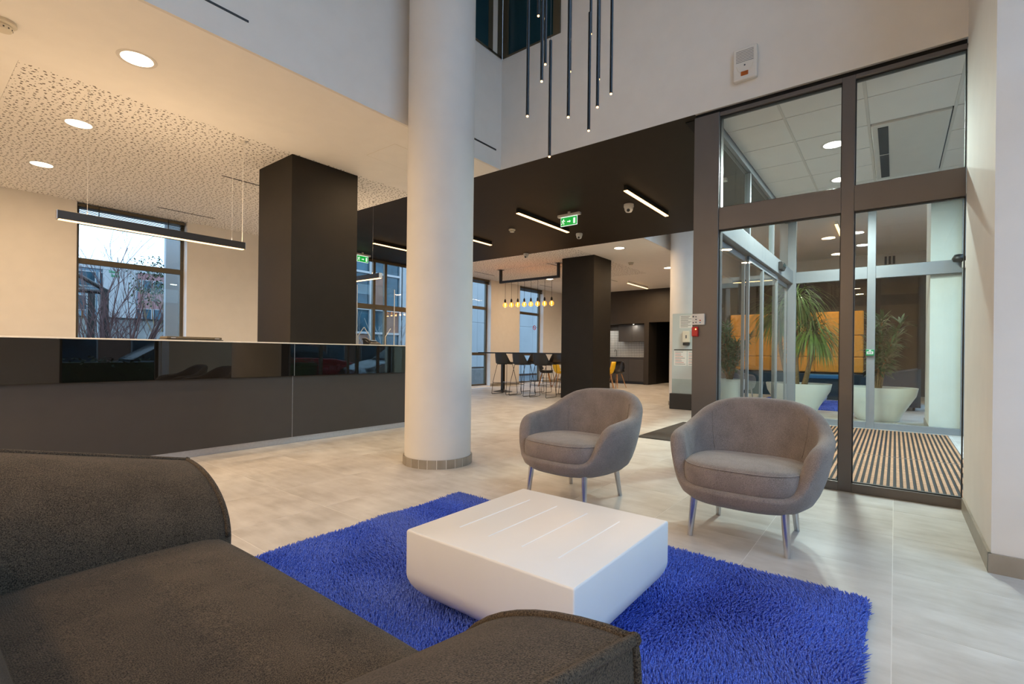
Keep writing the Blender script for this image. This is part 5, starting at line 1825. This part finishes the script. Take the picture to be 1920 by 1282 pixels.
def building(label, x0, x1, y0, y1, z1, mat, rows, cols, wz=1.5, ww=1.6, glassm='facade_glass', face='-y'):
    root = thing('office_building', label, 'building', ((x0 + x1) / 2, (y0 + y1) / 2, -0.2))
    box(x0, x1, y0, y1, -0.22, z1).build('walls', mat, root)
    box(x0 - 0.1, x1 + 0.1, y0 - 0.1, y1 + 0.1, z1, z1 + 0.25).build('roof_edge', 'facade_white', root)
    dz = z1 / rows
    dx = (x1 - x0) / cols
    yy = y0 if face == '-y' else y1
    s_ = -1 if face == '-y' else 1
    for i in range(rows):
        for j in range(cols):
            cx = x0 + (j + 0.5) * dx; cz = (i + 0.55) * dz
            w_, h_ = min(ww, dx * 0.9) / 2, min(wz, dz * 0.85) / 2
            f_ = box(cx - w_, cx + w_, min(yy, yy + s_ * 0.06), max(yy, yy + s_ * 0.06), cz - h_, cz + h_).build('window', 'facade_white', root)
            box(cx - w_ + 0.06, cx + w_ - 0.06, min(yy + s_ * 0.06, yy + s_ * 0.07), max(yy + s_ * 0.06, yy + s_ * 0.07), cz - h_ + 0.06, cz + h_ - 0.06).build('pane', glassm, f_)
    return root


b1 = building('pale blue office block with green lettering far outside the counter window', 3.0, 10.6, 41, 50, 6.2, 'facade_blue', 4, 7, 1.0, 0.95)
# lettering on the pale end bay
pb = box(8.7, 10.5, 40.86, 40.99, 2.4, 6.18).build('sign_band', 'facade_white', b1)


def lettering(txt, x, y, z, size, mat, parent):
    cu_ = bpy.data.curves.new('lettering', 'FONT')
    cu_.body = txt
    cu_.size = size
    cu_.extrude = 0.01
    o_ = bpy.data.objects.new('lettering', cu_)
    COL.objects.link(o_)
    o_.rotation_euler = (pi / 2, 0, 0)
    o_.location = (x, y, z)
    bpy.context.view_layer.update()
    me = bpy.data.meshes.new_from_object(o_)
    me.transform(Matrix.Translation(Vector((x, y, z)) - world_base(parent)) @ Matrix.Rotation(pi / 2, 4, 'X') @ Matrix.Diagonal((0.6, 1, 1, 1)))
    bpy.data.objects.remove(o_)
    me.materials.clear(); me.materials.append(MATS[mat])
    m_ = bpy.data.objects.new('lettering', me)
    COL.objects.link(m_); m_.parent = parent
    return m_


lettering('Schneider', 9.0, 40.84, 6.02, 0.24, 'sign_green', b1)
lettering('Electric', 9.12, 40.84, 5.76, 0.24, 'sign_green', b1)
building('pink house beside the pale blue block', 14.4, 18.0, 58, 66, 8.4, 'facade_pink', 3, 4, 1.2, 1.0)
building('low grey house with pinkish wall behind the fence', 8.0, 11.0, 30, 34, 2.1, 'facade_pink', 1, 3, 1.0, 1.0)

# own rear wing: curtain wall and pale cladding seen through the glazed doors
wg = thing('curtain_wall_wing', 'blue glass and pale panel wing across the rear yard', 'building', (17, 17, -0.2))
box(8.6, 27.0, 16.2, 20, -0.22, 11).build('walls', 'facade_brick', wg)
zz = [-0.1, 1.75, 2.67, 4.08, 5.6, 7.1, 8.6, 10.2]
xm = [8.65 + 0.725 * k for k in range(7)]
for i in range(len(zz) - 1):
    for j in range(len(xm) - 1):
        box(xm[j] + 0.04, xm[j + 1] - 0.04, 16.1, 16.19, zz[i] + 0.04, zz[i + 1] - 0.04).build('pane', 'facade_glass' if i >= 3 or (i + j) % 3 else 'facade_brick', wg)
for x in xm:
    box(x - 0.04, x + 0.04, 16.02, 16.2, -0.1, 10.2).build('mullion', 'facade_white', wg)
for z in zz:
    box(xm[0], xm[-1], 16.03, 16.2, z - 0.04, z + 0.04).build('transom', 'facade_white', wg)
for j in range(12):
    for i in range(4):
        box(13.1 + j * 1.15, 13.1 + j * 1.15 + 1.14, 16.0, 16.19, -0.1 + i * 2.6, -0.1 + i * 2.6 + 2.59).build('cladding_panel', 'facade_panel', wg)
bx_ = thing('stone_trough', 'mossy stone trough outside the window left of the bar', 'planter', (14.4, 13.0, -0.2))
box(13.6, 15.2, 12.6, 13.3, -0.21, 0.42).build('body', 'concrete', bx_, bevel=0.02)
box(13.7, 15.1, 12.7, 13.2, 0.42, 0.47).build('soil', 'soil', bx_)
fi = box(3.255, 3.62, 10.9, 11.0, -0.21, 5.0).build('exterior_fin', 'facade_panel')
tag(fi, 'pale blue exterior fin at the right edge of the counter window', 'fin')
gb = box(8.35, 9.2, 12.1, 12.7, -0.21, 1.15).build('green_bin', 'green_plastic', bevel=0.04)
tag(gb, 'green bin outside the glazed doors behind the clear screen', 'bin')

# street side
building('brick building across the street', -12, 26, -26, -20, 4.0, 'facade_brick', 2, 14, 1.6, 1.4, face='+y')


def hedge(label, x0, x1, y, h, seed):
    rng = random.Random(seed)
    root = thing('hedge', label, 'hedge', ((x0 + x1) / 2, y, -0.2))
    box(x0, x1, y - 0.16, y + 0.16, -0.21, h - 0.1).build('core', 'hedge_leaf', root)
    mb = MB()
    for _ in range(int((x1 - x0) * 500)):
        px, py, pz = rng.uniform(x0, x1), rng.uniform(-0.24, 0.24) + y, rng.uniform(-0.1, h)
        leaf_blades(mb, (px, py, pz), rng, 1, 0.09, 0.045, (-0.6, 1.2), 0.3)
    mb.build('foliage', 'hedge_leaf', root, kind='stuff', fixn=False)


hedge('clipped hedge outside the street window behind the sofa', 1.2, 3.6, -1.75, 0.86, 3)
hedge('clipped hedge beside the vestibule street doors', 6.2, 7.6, -2.6, 0.8, 4)


def car(label, x, y, mat, flip=1):
    """simple saloon; nose towards +x when flip = 1"""
    root = thing('car', label, 'car', (x, y, -0.2), 0 if flip == 1 else pi, 'parked cars on the street')

    def ring(xx, hw, z0, z1, tum=0.92):
        return [(xx, -hw, z0), (xx, hw, z0), (xx, hw * 1.0, (z0 + z1) / 2), (xx, hw * tum, z1), (xx, -hw * tum, z1), (xx, -hw, (z0 + z1) / 2)]

    def L(o):
        o.data.transform(Matrix.Translation(world_base(root)))
        return o
    body = [(-2.1, .7, .45, .75), (-2.0, .82, .3, .95), (-1.4, .88, .22, 1.0), (0.0, .9, .2, .98), (0.9, .89, .2, .95), (1.6, .84, .25, .82), (2.05, .72, .32, .68), (2.15, .6, .4, .58)]
    L(MB().loft([ring(*b_) for b_ in body]).build('body', mat, root, smooth=40, bevel=0.03))
    cab = [(-1.75, .6, .95, .99, 1.0), (-1.2, .7, .95, 1.4, .82), (-0.2, .72, .95, 1.47, .8), (0.35, .7, .95, 1.38, .8), (1.0, .6, .93, .98, 1.0)]
    L(MB().loft([ring(*b_) for b_ in cab]).build('glazing', 'dark_window_glass', root, smooth=40))
    L(MB().loft([ring(-1.15, .58, 1.4, 1.425, .95), ring(-0.2, .6, 1.46, 1.49, .95), ring(0.3, .57, 1.385, 1.41, .95)]).build('roof', mat, root, smooth=40))
    for xx in (-1.32, 1.32):
        for yy in (-.8, .8):
            L(MB().tube([(xx, yy - .1, .31), (xx, yy + .1, .31)], .31, 24).build('wheel', 'tyre', root, smooth=40))
    for yy in (-.62, .62):
        L(box(-2.1, -1.98, yy - .14, yy + .14, .72, .86).build('tail_light', 'tail_red', root))
        L(box(1.98, 2.12, yy - .15, yy + .1, .56, .66).build('headlight', 'facade_white', root))
    return root


car('dark grey parked car outside the street window behind the sofa', 4.6, -4.2, 'car_grey', -1)
car('red parked car outside the vestibule street doors', 9.3, -6.5, 'car_red', 1)
car('silver parked car nearer the vestibule street doors', 12.2, -4.2, 'car_silver', -1)
